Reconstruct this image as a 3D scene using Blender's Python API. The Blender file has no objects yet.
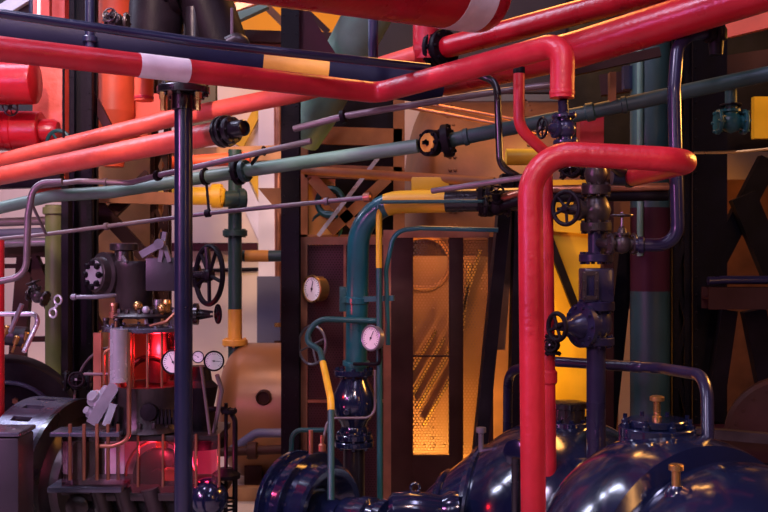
import bpy, bmesh, math, random
from mathutils import Vector, Matrix
random.seed(7)
V = Vector
SC = bpy.context.scene
COL = SC.collection
EYE = 1.9                       # camera height above the floor
FPX = 1000.0                    # focal length in pixels of the 768 wide frame

# ------------------------------------------------------------------ camera
cam_d = bpy.data.cameras.new('camera'); cam = bpy.data.objects.new('camera', cam_d); COL.objects.link(cam)
cam.location = (0, 0, EYE); cam.rotation_euler = (math.pi/2, 0, 0)
cam_d.sensor_width = 36; cam_d.lens = 36*FPX/768
cam_d.clip_end = 60
cam_d.dof.use_dof = True; cam_d.dof.focus_distance = 4.7; cam_d.dof.aperture_fstop = 5.0
SC.camera = cam

# ------------------------------------------------------------------ world, lights, exposure
wd = bpy.data.worlds.new('world'); SC.world = wd; wd.use_nodes = True
bg = wd.node_tree.nodes['Background']
bg.inputs[0].default_value = (0.42, 0.09, 0.36, 1); bg.inputs[1].default_value = 0.06
vs = SC.view_settings
vs.view_transform = 'Standard'; vs.look = 'None'; vs.gamma = 1; vs.use_curve_mapping = False; vs.exposure = 0.3

def light(name, kind, loc, to, power, color, size=1.0, size_y=None, angle=60, blend=.6):
    d = bpy.data.lights.new(name, kind); o = bpy.data.objects.new(name, d); COL.objects.link(o)
    d.energy = power; d.color = color; o.location = loc
    if kind == 'AREA':
        d.size = size
        if size_y: d.shape = 'RECTANGLE'; d.size_y = size_y
    else:
        d.shadow_soft_size = size
    if kind == 'SPOT': d.spot_size = math.radians(angle); d.spot_blend = blend
    o.rotation_euler = (V(to)-V(loc)).to_track_quat('-Z', 'Y').to_euler()
    return o
light('skylight', 'AREA', (-2.0, 2.6, 5.9), (-.2, 5.0, 1.8), 105, (.80, .66, 1.0), 1.1, .9)
light('rooflight_front', 'AREA', (0.9, 2.0, 5.6), (0.9, 4.6, 1.0), 45, (.62, .58, 1.0), .4, 2.0)
light('roof_strip', 'AREA', (-3.3, 6.1, 5.6), (.6, 5.2, .8), 190, (.70, .72, 1.0), .30, 4.2)
light('amber_strip', 'AREA', (.6, 7.0, 5.3), (.9, 4.6, 1.0), 45, (1, .42, .10), .5, 1.6)
light('magenta_flood', 'AREA', (-4.2, 0.8, 2.9), (-.2, 4.8, 2.2), 90, (.90, .26, .80), .7)
light('pink_spot', 'SPOT', (.35, -.6, 4.6), (.80, 3.75, 2.05), 300, (1, .62, .56), .15, angle=27)
light('amber_flood_side', 'SPOT', (3.1, 5.3, 2.9), (.9, 4.3, 1.3), 210, (1, .42, .08), .3, angle=70)
light('salmon_spot', 'SPOT', (-1.7, 3.0, 4.6), (-1.8, 6.4, 2.6), 520, (1, .66, .56), .15, angle=40)
light('wall_wash_cool', 'AREA', (-3.2, 9.0, 4.6), (-3.2, 11, 1.2), 66, (.92, .68, 1.0), 2.0, .5)
light('wall_wash_peach', 'SPOT', (-1.2, 7.0, 4.2), (-1.5, 11, 1.3), 270, (1, .60, .27), .15, angle=40)
light('wall_wash_amber', 'SPOT', (2.9, 9.2, 4.4), (3.1, 11, 1.0), 110, (1, .36, .05), .2, angle=64)
light('screen_amber', 'SPOT', (1.6, 6.9, 4.6), (1.5, 7.9, 1.3), 300, (1, .70, .16), .1, angle=46)
light('amber_roof', 'SPOT', (-.5, 8.9, 4.9), (-.7, 11, 4.3), 110, (1, .45, .03), .2, angle=76)
light('boiler_amber', 'SPOT', (.1, 6.4, 4.9), (.6, 8.2, 2.6), 70, (1, .42, .15), .15, angle=52)
light('furnace_amber', 'SPOT', (.35, 7.0, .22), (.38, 7.66, 1.0), 120, (1, .52, .10), .06, angle=110)
light('centre_fill', 'SPOT', (-.4, 2.6, 4.9), (.02, 6.0, 1.65), 330, (1, .78, .80), .12, angle=20)  # added fill for the dim pipes before the cabinet
light('engine_fill', 'SPOT', (-3.4, 3.0, 2.7), (-1.25, 5.1, 1.0), 90, (.95, .72, .95), .15, angle=36)  # fill added from the left to give the engine glints
light('furnace_amber_top', 'SPOT', (.40, 6.97, 2.04), (.42, 7.66, 1.3), 34, (1, .42, .10), .03, angle=120)
for k, (wx, wz, ww, wh, we, wc) in enumerate(((-4.2, 3.6, .4, 2.6, 34, (.80, .70, 1.0)), (-2.2, 3.9, .35, 2.4, 34, (.74, .70, 1.0)), (1.2, 4.3, .35, 2.0, 26, (.62, .66, 1.0)), (4.6, 3.2, .4, 2.4, 34, (1, .46, .14)))):
    lo = light('glint_light', 'AREA', (wx, -2.3, wz), (wx*.3, 5, 1.5), we, wc, ww, wh)      # tall area lamps added unseen behind the camera for glints
light('tank_amber', 'SPOT', (-1.3, 6.6, 4.4), (-1.1, 8.3, .5), 75, (1, .50, .18), .15, angle=36)

# ------------------------------------------------------------------ materials
def mat(name, col, rough=.45, metal=0., var=.25, scale=6., bump=.0, coat=0., spec=.5, wear=None, wear_amt=.0):
    m = bpy.data.materials.new(name); m.use_nodes = True
    nt = m.node_tree; N = nt.nodes; L = nt.links
    b = N['Principled BSDF']
    b.inputs['Roughness'].default_value = rough; b.inputs['Metallic'].default_value = metal
    b.inputs['Specular IOR Level'].default_value = spec
    b.inputs['Coat Weight'].default_value = coat; b.inputs['Coat Roughness'].default_value = .12
    tc = N.new('ShaderNodeTexCoord')
    n = N.new('ShaderNodeTexNoise'); n.inputs['Scale'].default_value = scale; n.inputs['Detail'].default_value = 5
    L.new(tc.outputs['Object'], n.inputs['Vector'])
    r = N.new('ShaderNodeValToRGB')
    r.color_ramp.elements[0].position = .3; r.color_ramp.elements[1].position = .7
    r.color_ramp.elements[0].color = tuple(c*(1-var) for c in col)+(1,)
    r.color_ramp.elements[1].color = tuple(min(1, c*(1+var*.5)) for c in col)+(1,)
    L.new(n.outputs['Fac'], r.inputs['Fac'])
    out = r.outputs['Color']
    if wear:
        n2 = N.new('ShaderNodeTexNoise'); n2.inputs['Scale'].default_value = scale*4; n2.inputs['Detail'].default_value = 7
        L.new(tc.outputs['Object'], n2.inputs['Vector'])
        r2 = N.new('ShaderNodeValToRGB')
        r2.color_ramp.elements[0].position = 1-wear_amt-.05; r2.color_ramp.elements[1].position = 1-wear_amt+.03
        L.new(n2.outputs['Fac'], r2.inputs['Fac'])
        mx = N.new('ShaderNodeMix'); mx.data_type = 'RGBA'
        L.new(r2.outputs['Color'], mx.inputs['Factor']); L.new(out, mx.inputs['A']); mx.inputs['B'].default_value = wear+(1,)
        out = mx.outputs['Result']
    L.new(out, b.inputs['Base Color'])
    rr = N.new('ShaderNodeMapRange'); rr.inputs['To Min'].default_value = max(.02, rough-.1); rr.inputs['To Max'].default_value = min(1, rough+.12)
    L.new(n.outputs['Fac'], rr.inputs['Value']); L.new(rr.outputs['Result'], b.inputs['Roughness'])
    if bump:
        n3 = N.new('ShaderNodeTexNoise'); n3.inputs['Scale'].default_value = scale*7; n3.inputs['Detail'].default_value = 4
        L.new(tc.outputs['Object'], n3.inputs['Vector'])
        bp = N.new('ShaderNodeBump'); bp.inputs['Strength'].default_value = bump; bp.inputs['Distance'].default_value = .01
        L.new(n3.outputs['Fac'], bp.inputs['Height']); L.new(bp.outputs['Normal'], b.inputs['Normal'])
    return m
M = {}
M['red'] = mat('red_lagging_paint', (.54, .017, .030), .36, var=.25, scale=5, bump=.3)
M['red_gloss'] = mat('red_gloss_paint', (.44, .008, .018), .28, var=.25, scale=4, bump=.25)
M['salmon'] = mat('faded_red_paint', (.80, .11, .070), .40, var=.32, scale=3, bump=.45)
M['orange'] = mat('red_oxide_paint', (.72, .085, .028), .5, var=.3, scale=3)
M['white'] = mat('white_band_paint', (.86, .82, .84), .5, var=.15, scale=9, bump=.1)
M['black'] = mat('black_enamel', (.012, .010, .014), .28, var=.3, scale=5, bump=.08, coat=.35)
M['blackm'] = mat('black_iron', (.009, .006, .009), .45, var=.4, scale=8, bump=.15, spec=.10)
M['casing'] = mat('blue_black_enamel', (.007, .012, .042), .16, var=.3, scale=1.6, bump=.16, coat=1.0)
M['navymatt'] = mat('matt_navy_paint', (.012, .013, .034), .55, var=.3, scale=4, bump=.1, spec=.10)
M['navy'] = mat('navy_enamel', (.009, .013, .042), .30, var=.3, scale=4, bump=.08, coat=.35)
M['violet'] = mat('violet_grey_paint', (.019, .017, .046), .28, var=.25, scale=5, bump=.06, coat=.3, spec=.28)
M['greygreen'] = mat('grey_green_paint', (.13, .23, .165), .42, var=.25, scale=5, bump=.1)
M['darkgreen'] = mat('dark_green_paint', (.022, .060, .055), .42, var=.3, scale=4, bump=.1)
M['olive'] = mat('olive_paint', (.13, .14, .045), .45, var=.3, scale=3)
M['teal'] = mat('teal_paint', (.012, .115, .135), .30, var=.2, scale=5, bump=.06, coat=.3)
M['tealdark'] = mat('dark_teal_paint', (.012, .085, .085), .36, var=.2, scale=5)
M['yellow'] = mat('yellow_paint', (.80, .46, .02), .42, var=.15, scale=5)
M['amber'] = mat('amber_paint', (.70, .33, .045), .5, var=.2, scale=5)
M['brown'] = mat('brown_steel_paint', (.27, .105, .038), .55, var=.4, scale=4, bump=.15, spec=.28)
M['darkbrown'] = mat('dark_brown_paint', (.045, .018, .014), .45, var=.35, scale=4, bump=.1, spec=.10)
M['steel'] = mat('grey_steel', (.24, .22, .25), .30, metal=.5, var=.3, scale=8, bump=.05)
M['pipegrey'] = mat('grey_conduit', (.19, .145, .155), .36, metal=.35, var=.3, scale=8, bump=.06)
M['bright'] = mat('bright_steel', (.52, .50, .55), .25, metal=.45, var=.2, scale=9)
M['iron'] = mat('oily_cast_iron', (.048, .036, .036), .34, metal=.45, var=.4, scale=7, bump=.15)
M['brass'] = mat('brass', (.72, .42, .14), .28, metal=.9, var=.25, scale=9)
M['copper'] = mat('copper_tube', (.48, .20, .12), .32, metal=.8, var=.3, scale=7)
M['boiler'] = mat('rust_brown_plate', (.22, .092, .042), .5, metal=.2, var=.45, scale=3, bump=.15)
M['tank'] = mat('tan_tank_paint', (.31, .135, .05), .36, metal=.25, var=.25, scale=2.5, bump=.05)
M['dial'] = mat('white_dial', (.82, .78, .76), .5, var=.05, scale=5)
M['ink'] = mat('dial_ink', (.02, .02, .025), .5, var=.05, scale=5)
M['wall'] = mat('cream_plaster', (.78, .65, .50), .8, var=.12, scale=1.3, bump=.1)
M['amber_lit_wall'] = mat('amber_wall_lamplight', (.72, .36, .03), .8, var=.12, scale=1.5)
M['palemetal'] = mat('pale_machined_iron', (.42, .39, .42), .38, metal=.1, var=.2, scale=9)
M['gunmetal'] = mat('gunmetal_paint', (.11, .11, .15), .26, metal=.5, var=.3, scale=6, bump=.08)
M['floor'] = mat('pale_concrete', (.60, .50, .44), .55, var=.25, scale=1.6, bump=.1)
M['ceiling'] = mat('dark_ceiling_boards', (.05, .04, .04), .8, var=.3, scale=2)
M['timber'] = mat('timber', (.30, .15, .07), .6, var=.4, scale=6, bump=.2)
M['pilaster'] = mat('white_pilaster_paint', (.78, .74, .78), .6, var=.1, scale=2)
M['slate'] = mat('slate_dado_paint', (.10, .10, .16), .6, var=.2, scale=2)
M['maroon'] = mat('maroon_paint', (.050, .012, .018), .45, var=.3, scale=3, bump=.08, spec=.10)
M['greybox'] = mat('grey_violet_box_paint', (.026, .021, .028), .38, var=.25, scale=5, bump=.06)

def glass_mat(name, col, rough=.03):
    m = bpy.data.materials.new(name); m.use_nodes = True
    nt = m.node_tree; N = nt.nodes; L = nt.links
    N.remove(N['Principled BSDF']); out = N['Material Output']
    tr = N.new('ShaderNodeBsdfTransparent'); tr.inputs[0].default_value = col+(1,)
    gl = N.new('ShaderNodeBsdfGlossy'); gl.inputs['Roughness'].default_value = rough
    fr = N.new('ShaderNodeFresnel'); fr.inputs[0].default_value = 1.5
    ns = N.new('ShaderNodeTexNoise'); ns.inputs['Scale'].default_value = 5
    mr = N.new('ShaderNodeMapRange'); mr.inputs['To Min'].default_value = .6; mr.inputs['To Max'].default_value = 1.3
    L.new(ns.outputs['Fac'], mr.inputs['Value'])
    mu = N.new('ShaderNodeMath'); mu.operation = 'MULTIPLY'; L.new(fr.outputs[0], mu.inputs[0]); L.new(mr.outputs[0], mu.inputs[1])
    mx = N.new('ShaderNodeMixShader'); L.new(mu.outputs[0], mx.inputs[0]); L.new(tr.outputs[0], mx.inputs[1]); L.new(gl.outputs[0], mx.inputs[2])
    L.new(mx.outputs[0], out.inputs[0]); return m
M['glass'] = glass_mat('clear_guard_glass', (.90, .86, .90))
M['redglass'] = glass_mat('red_tinted_guard_glass', (.97, .36, .38), .05)
M['pinkglass'] = glass_mat('pink_tinted_guard_glass', (.97, .55, .62), .04)

def mesh_mat(name, col, scale, hole):
    """perforated sheet: round holes on a staggered grid, in the sheet's own plane (object x and z)"""
    m = bpy.data.materials.new(name); m.use_nodes = True
    nt = m.node_tree; N = nt.nodes; L = nt.links; b = N['Principled BSDF']
    b.inputs['Base Color'].default_value = col+(1,); b.inputs['Roughness'].default_value = .4; b.inputs['Metallic'].default_value = .5
    tc = N.new('ShaderNodeTexCoord'); sx = N.new('ShaderNodeSeparateXYZ'); L.new(tc.outputs['Object'], sx.inputs[0])
    def mth(op, a, bb=None):
        n = N.new('ShaderNodeMath'); n.operation = op
        for i, x in enumerate((a, bb)):
            if x is None: continue
            if isinstance(x, (int, float)): n.inputs[i].default_value = x
            else: L.new(x, n.inputs[i])
        return n.outputs[0]
    def field(dx, dz):
        u = mth('SUBTRACT', mth('FRACT', mth('ADD', mth('MULTIPLY', sx.outputs['X'], scale), dx)), .5)
        v = mth('SUBTRACT', mth('FRACT', mth('ADD', mth('MULTIPLY', sx.outputs['Z'], scale*.6), dz)), .5)
        v = mth('MULTIPLY', v, 1.667)
        return mth('SQRT', mth('ADD', mth('MULTIPLY', u, u), mth('MULTIPLY', v, v)))
    d = mth('MINIMUM', field(0, 0), field(.5, .5))
    h = mth('LESS_THAN', d, hole)
    tr = N.new('ShaderNodeBsdfTransparent'); mx = N.new('ShaderNodeMixShader')
    L.new(h, mx.inputs[0]); L.new(b.outputs[0], mx.inputs[1]); L.new(tr.outputs[0], mx.inputs[2])
    L.new(mx.outputs[0], N['Material Output'].inputs[0]); return m
M['meshgold'] = mesh_mat('perforated_bronze_sheet', (.20, .09, .03), 46, .36)
M['meshdark'] = mesh_mat('perforated_dark_sheet', (.075, .022, .030), 52, .24)

# ------------------------------------------------------------------ geometry helpers
def W(px, py, d):
    """a point d metres in front of the camera in the direction of the photograph's pixel"""
    return V(((px-384)/FPX*d, d, EYE-(py-256)/FPX*d))
def S(px, d): return px*d/FPX
X, Y, Z = V((1, 0, 0)), V((0, 1, 0)), V((0, 0, 1))

def fillet(pts, R, n=9):
    pts = [V(p) for p in pts]
    if len(pts) < 3 or R <= 0: return pts
    out = [pts[0]]
    for a, b, c in zip(pts, pts[1:], pts[2:]):
        u, w = (a-b), (c-b); lu, lw = u.length, w.length; u.normalize(); w.normalize()
        ang = u.angle(w)
        if ang > math.pi-.02: out.append(b); continue
        t = min(R/math.tan(ang/2), lu*.49, lw*.49); r = t*math.tan(ang/2)
        bis = (u+w).normalized(); cen = b+bis*(r/math.sin(ang/2))
        p0, p1 = b+u*t, b+w*t
        v0, v1 = p0-cen, p1-cen; tot = v0.angle(v1); ax = v0.cross(v1).normalized()
        for k in range(n+1): out.append(cen+Matrix.Rotation(tot*k/n, 3, ax) @ v0)
    out.append(pts[-1]); return out

def frame_of(ax):
    ax = ax.normalized(); h = Z if abs(ax.z) < .9 else X
    e1 = ax.cross(h).normalized(); e2 = ax.cross(e1).normalized(); return ax, e1, e2

def tube(bm, pts, r, seg=16, cap=True, r1=None):
    pts = [V(p) for p in pts]
    q = [pts[0]]
    for p in pts[1:]:
        if (p-q[-1]).length > 1e-5: q.append(p)
    pts = q; n = len(pts); rings = []; t_prev = None; e1 = None
    for i, p in enumerate(pts):
        t = (pts[min(i+1, n-1)]-pts[max(i-1, 0)]).normalized()
        if e1 is None: _, e1, _ = frame_of(t)
        else:
            e1 = t_prev.rotation_difference(t) @ e1; e1 = (e1-t*e1.dot(t)).normalized()
        e2 = t.cross(e1); t_prev = t
        rad = r if r1 is None else r+(r1-r)*i/(n-1)
        rings.append([bm.verts.new(p+rad*(math.cos(a)*e1+math.sin(a)*e2)) for a in [2*math.pi*k/seg for k in range(seg)]])
    for A, B in zip(rings, rings[1:]):
        for k in range(seg): bm.faces.new((A[k], A[(k+1) % seg], B[(k+1) % seg], B[k]))
    if cap:
        bm.faces.new(rings[0][::-1]); bm.faces.new(rings[-1])

def lathe(bm, o, ax, prof, seg=28, e1=None):
    """prof: (t along the axis, radius); radius 0 closes to a point"""
    o = V(o); ax, f1, f2 = frame_of(V(ax)); rings = []
    if e1 is not None: f1 = e1; f2 = ax.cross(e1)
    for t, r in prof:
        c = o+ax*t
        if r < 1e-6: rings.append([bm.verts.new(c)])
        else: rings.append([bm.verts.new(c+r*(math.cos(a)*f1+math.sin(a)*f2)) for a in [2*math.pi*(k+.5)/seg for k in range(seg)]])
    for A, B in zip(rings, rings[1:]):
        if len(A) == 1 and len(B) == 1: continue
        for k in range(seg):
            k2 = (k+1) % seg
            if len(A) == 1: bm.faces.new((A[0], B[k2], B[k]))
            elif len(B) == 1: bm.faces.new((A[k], A[k2], B[0]))
            else: bm.faces.new((A[k], A[k2], B[k2], B[k]))
    if len(rings[0]) > 1: bm.faces.new(rings[0][::-1])
    if len(rings[-1]) > 1: bm.faces.new(rings[-1])

def cyl(bm, a, b, r, seg=16): 
    a, b = V(a), V(b); lathe(bm, a, b-a, [(0, r), ((b-a).length, r)], seg)
def ball(bm, c, r, seg=20, n=10, ax=Z, sq=1.):
    lathe(bm, c, ax, [(-r*sq*math.cos(math.pi*k/n), r*math.sin(math.pi*k/n)) for k in range(n+1)], seg)
def ring(bm, c, ax, R, r, seg=36, rs=8, a0=0, a1=2*math.pi):
    ax, e1, e2 = frame_of(V(ax)); c = V(c); full = abs(a1-a0-2*math.pi) < 1e-4
    n = seg if full else seg+1; rr = []
    for i in range(n):
        a = a0+(a1-a0)*i/seg; d = math.cos(a)*e1+math.sin(a)*e2
        rr.append([bm.verts.new(c+d*(R+r*math.cos(b))+ax*r*math.sin(b)) for b in [2*math.pi*k/rs for k in range(rs)]])
    m = n if full else n-1
    for i in range(m):
        A, B = rr[i], rr[(i+1) % n]
        for k in range(rs): bm.faces.new((A[k], B[k], B[(k+1) % rs], A[(k+1) % rs]))
    if not full: bm.faces.new(rr[0]); bm.faces.new(rr[-1][::-1])
def box(bm, c, s, rot=None, bev=0.):
    c = V(c); mtx = Matrix.Translation(c)
    if rot is not None: mtx = mtx @ rot.to_4x4()
    mtx = mtx @ Matrix.Diagonal((s[0], s[1], s[2], 1))
    g = bmesh.ops.create_cube(bm, size=1, matrix=mtx)
    if bev:
        es = list({e for v in g['verts'] for e in v.link_edges})
        bmesh.ops.bevel(bm, geom=es, offset=bev, segments=2, profile=.6, affect='EDGES')
def bar(bm, a, b, w, h, up=None):
    """rectangular bar from a to b, w wide, h deep"""
    a, b = V(a), V(b); ax = (b-a).normalized(); up = V(up) if up is not None else Y
    s = ax.cross(up).normalized(); u = s.cross(ax)
    rot = Matrix((ax, s, u)).transposed()
    box(bm, (a+b)/2, ((b-a).length, w, h), rot)
def ibeam(bm, a, b, w, h, t=.012, up=None):
    a, b = V(a), V(b); ax = (b-a).normalized(); up = V(up) if up is not None else Y
    s = ax.cross(up).normalized(); u = s.cross(ax)
    bar(bm, a+u*(h/2-t/2), b+u*(h/2-t/2), w, t, up); bar(bm, a-u*(h/2-t/2), b-u*(h/2-t/2), w, t, up)
    bar(bm, a, b, t, h-2*t, up)
def bolts(bm, c, ax, R, n, r=.012, h=.014, ph=0.):
    ax, e1, e2 = frame_of(V(ax)); c = V(c)
    for k in range(n):
        a = ph+2*math.pi*k/n; p = c+R*(math.cos(a)*e1+math.sin(a)*e2)
        lathe(bm, p, ax, [(0, r), (h*.8, r), (h, r*.8)], 6)
def flange(bm, c, ax, r, th, n=8, br=None):
    """a bolted disc, bolt heads on both faces"""
    ax = V(ax).normalized(); c = V(c); e = min(.004, th*.2)
    lathe(bm, c-ax*th/2, ax, [(0, r-e), (e, r), (th-e, r), (th, r-e)], 32)
    if n:
        br = br or r*.10
        bolts(bm, c+ax*th/2, ax, r*.83, n, br, br*1.1); bolts(bm, c-ax*th/2, -ax, r*.83, n, br, br*1.1)
def rivets(bm, a, b, n, r=.007, ax=-Y):
    a, b = V(a), V(b)
    for k in range(n): lathe(bm, a+(b-a)*(k/max(1, n-1)), ax, [(-.002, r), (r*.35, r*.8), (r*.7, 0)], 6)
def wheel(bm, c, ax, R, r, spokes=5, hub=.25):
    ring(bm, c, ax, R, r, 36, 8)
    a, e1, e2 = frame_of(V(ax)); c = V(c)
    lathe(bm, c-a*r*1.6, a, [(0, R*hub*.8), (r*.5, R*hub), (r*2.7, R*hub), (r*3.2, R*hub*.7)], 14)
    for k in range(spokes):
        t = 2*math.pi*k/spokes+.4; d = math.cos(t)*e1+math.sin(t)*e2
        tube(bm, [c+d*R*hub*.7, c+d*R], r*.72, 8, False)

# ------------------------------------------------------------------ object helpers
def new(): return bmesh.new()
def origin_of(o):
    v = V((0, 0, 0))
    while o is not None: v += V(o.location); o = o.parent
    return v
def build(name, bm, m, parent=None, label=None, origin=None, kind=None):
    bm.normal_update()
    bmesh.ops.recalc_face_normals(bm, faces=bm.faces)
    for f in bm.faces: f.smooth = True
    for e in bm.edges:
        if len(e.link_faces) == 2 and e.calc_face_angle(0) > .62: e.smooth = False
    o = bpy.data.objects.new(name, bpy.data.meshes.new(name))
    if parent is None:
        loc = V(origin) if origin is not None else sum((v.co for v in bm.verts), V())/max(1, len(bm.verts)); o.location = loc
    else: loc = origin_of(parent)
    bmesh.ops.translate(bm, verts=bm.verts, vec=-loc)
    bm.to_mesh(o.data); bm.free()
    o.data.materials.append(M[m] if isinstance(m, str) else m)
    COL.objects.link(o)
    if parent is not None: o.parent = parent
    if label: o['label'] = label
    if kind: o['kind'] = kind
    return o
def tag(o, label, cat, group=None):
    o['label'] = label; o['category'] = cat
    if group: o['group'] = group
    return o
def thing(name, label, cat, loc, group=None):
    o = bpy.data.objects.new(name, None); COL.objects.link(o); o.location = V(loc); o.empty_display_size = .1
    return tag(o, label, cat, group)
def solo(name, bm, m, label, cat, group=None): return tag(build(name, bm, m), label, cat, group)

def proj(p): return 384+p.x/p.y*FPX, 256-(p.z-EYE)/p.y*FPX
def densify(path, step=.02):
    out = [path[0]]
    for a, b in zip(path, path[1:]):
        n = max(1, int((b-a).length/step))
        for k in range(1, n+1): out.append(a+(b-a)*k/n)
    return out
def near(path, key, val, lo=0.):
    """index of the path point seen nearest the given photo column ('x') or row ('y'); key 's' is a share of the length"""
    if key == 's': return int(val*(len(path)-1))
    i = 0 if key == 'x' else 1
    return min(range(len(path)), key=lambda k: abs(proj(path[k])[i]-val))
def pipe(name, label, cat, pts, r, m, R=.12, flanges=(), bands=(), group=None, seg=18, collars=(), r1=None, dome=False):
    """pts: (px, py, depth); flanges: (key, value, radius factor, thickness, material, bolts); bands: (key, v0, v1, material, label)"""
    path = fillet([W(*p) if not isinstance(p, Vector) else p for p in pts], R)
    b = new(); tube(b, path, r, seg, True, r1)
    if dome:
        t = (path[-1]-path[-2]).normalized(); n = 8
        lathe(b, path[-1], t, [(r*.6*math.sin(math.pi/2*k/n), r*math.cos(math.pi/2*k/n)) for k in range(n+1)], seg)
    if not flanges and not bands and not collars: return solo(name, b, m, label, cat, group)
    root = thing(name, label, cat, path[0], group)
    build('pipe_run', b, m, root)
    dp = densify(path)
    for (k, v, rf, th, fm, nb) in flanges:
        i = near(dp, k, v); i = max(1, min(len(dp)-2, i)); f = new()
        flange(f, dp[i], dp[i+1]-dp[i-1], r*rf, th, nb); build('flange', f, fm, root)
    for (k, v, rf, th, fm) in collars:
        i = near(dp, k, v); i = max(1, min(len(dp)-2, i)); f = new(); t = (dp[i+1]-dp[i-1]).normalized()
        lathe(f, dp[i]-t*th/2, t, [(0, r), (th*.15, r*rf), (th*.85, r*rf), (th, r)], 24); build('collar', f, fm, root)
    for (k, v0, v1, bmn, lab) in bands:
        i, j = sorted((near(dp, k, v0), near(dp, k, v1))); f = new()
        tube(f, dp[i:j+1], r+.0015, seg, True); build('paint_band', f, bmn, root, lab)
    return root

def valve(name, label, c, flow, stem, s, m='iron', wm=None, wr=2.6, group=None, flanges=True, spokes=5, stem_len=3.4, cat='valve'):
    """globe valve: body along flow, bonnet and handwheel along stem; s is the bore radius"""
    c = V(c); flow = V(flow).normalized(); stem = V(stem).normalized(); wm = wm or m
    t = thing(name, label, cat, c, group)
    b = new(); lathe(b, c-flow*s*2, flow, [(0, s*1.05), (s*.7, s*1.05), (s*1.2, s*1.5), (s*2, s*1.75), (s*2.8, s*1.5), (s*3.3, s*1.05), (s*4, s*1.05)], 24)
    build('body', b, m, t)
    if flanges:
        for sg in (-1, 1):
            f = new(); flange(f, c+flow*s*2*sg, flow, s*1.95, s*.5, 6, s*.24); build('flange', f, m, t)
    b = new(); lathe(b, c+stem*s*.8, stem, [(0, s*1.2), (s*.7, s*1.15), (s*.75, s*1.5), (s*1.1, s*1.5), (s*1.15, s*.85), (s*1.9, s*.7), (s*2., s*.5), (s*2.3, s*.5)], 20)
    bolts(b, c+stem*s*1.9, stem, s*1.25, 6, s*.17, s*.2); build('bonnet', b, m, t)
    b = new(); cyl(b, c+stem*s*2.6, c+stem*s*stem_len*1.12, s*.24, 10); st = build('stem', b, 'steel', t)
    b = new(); wheel(b, c+stem*s*stem_len, stem, s*wr*.62, s*.2, spokes); build('handwheel', b, wm, st)
    return t

def gauge(name, label, c, face, r, cm='brass', group=None, depth=.6, hand=.8, dm='dial'):
    """round pressure gauge whose dial looks along face"""
    c = V(c); face = V(face).normalized(); t = thing(name, label, 'gauge', c, group)
    b = new(); lathe(b, c-face*r*depth, face, [(0, r*.6), (r*.06, r*.85), (r*.12, r*.92), (r*depth, r*.92)], 32); build('case', b, cm, t)
    b = new(); ring(b, c, face, r*.94, r*.09, 40, 8); build('bezel', b, cm, t)
    b = new(); lathe(b, c-face*r*.05, face, [(0, r*.9), (r*.06, r*.9)], 32); d = build('dial', b, dm, t)
    _, e1, e2 = frame_of(face); b = new(); cc = c+face*r*.02
    up = (Z-face*face.z).normalized(); rt = up.cross(face)
    for k in range(21):
        a = math.radians(225-270*k/20); q = math.cos(a)*rt+math.sin(a)*up; l = .14 if k % 5 else .22
        bar(b, cc+q*r*(.80-l), cc+q*r*.80, r*.035, r*.01, face)
    build('scale_marks', b, 'ink', d)
    b = new(); a = math.radians(225-270*hand); q = math.cos(a)*rt+math.sin(a)*up
    bar(b, cc+face*r*.03-q*r*.2, cc+face*r*.03+q*r*.62, r*.05, r*.02, face); lathe(b, cc, face, [(0, r*.09), (r*.05, r*.09)], 12); build('needle', b, 'ink', d)
    return t

def lattice_column(name, label, x0, x1, d, z0, z1, dep=.14, m='blackm', ang=.035, pitch=.28, lace=True, group=None, web=False):
    """riveted column of four angles joined by diagonal lacing bars"""
    a, b_ = W(x0, 256, d).x, W(x1, 256, d).x
    t = thing(name, label, 'column', ((a+b_)/2, d+dep/2, z0), group)
    for sx, xx in ((1, a), (-1, b_)):
        for sy, yy in ((1, d), (-1, d+dep)):
            b = new(); h = z1-z0
            box(b, (xx+sx*ang/2, yy+sy*.004, z0+h/2), (ang, .008, h)); box(b, (xx+sx*.004, yy+sy*ang/2, z0+h/2), (.008, ang, h))
            if sy > 0: rivets(b, (xx+sx*ang*.5, yy, z0+.1), (xx+sx*ang*.5, yy, z1-.1), int(h/.11), .008)
            build('angle_iron', b, m, t)
    if lace:
        b = new(); z = z0+.1; k = 0
        while z+pitch < z1:
            p, q = (a+ang*.5, b_-ang*.5) if k % 2 == 0 else (b_-ang*.5, a+ang*.5)
            bar(b, (p, d+.01, z), (q, d+.01, z+pitch), .03, .008); bar(b, (q, d+dep-.01, z), (p, d+dep-.01, z+pitch), .03, .008)
            z += pitch; k += 1
        build('lacing', b, m, t)
    if web:
        b = new(); box(b, ((a+b_)/2, d+dep*.5, (z0+z1)/2), (b_-a-.02, .012, z1-z0)); build('web_plate', b, m, t)
    return t

def strut(name, label, a, b, w, h, m, cat='beam', group=None, up=None, ib=False):
    bm = new()
    (ibeam if ib else bar)(bm, V(a), V(b), w, h, up=up)
    return solo(name, bm, m, label, cat, group)

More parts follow.
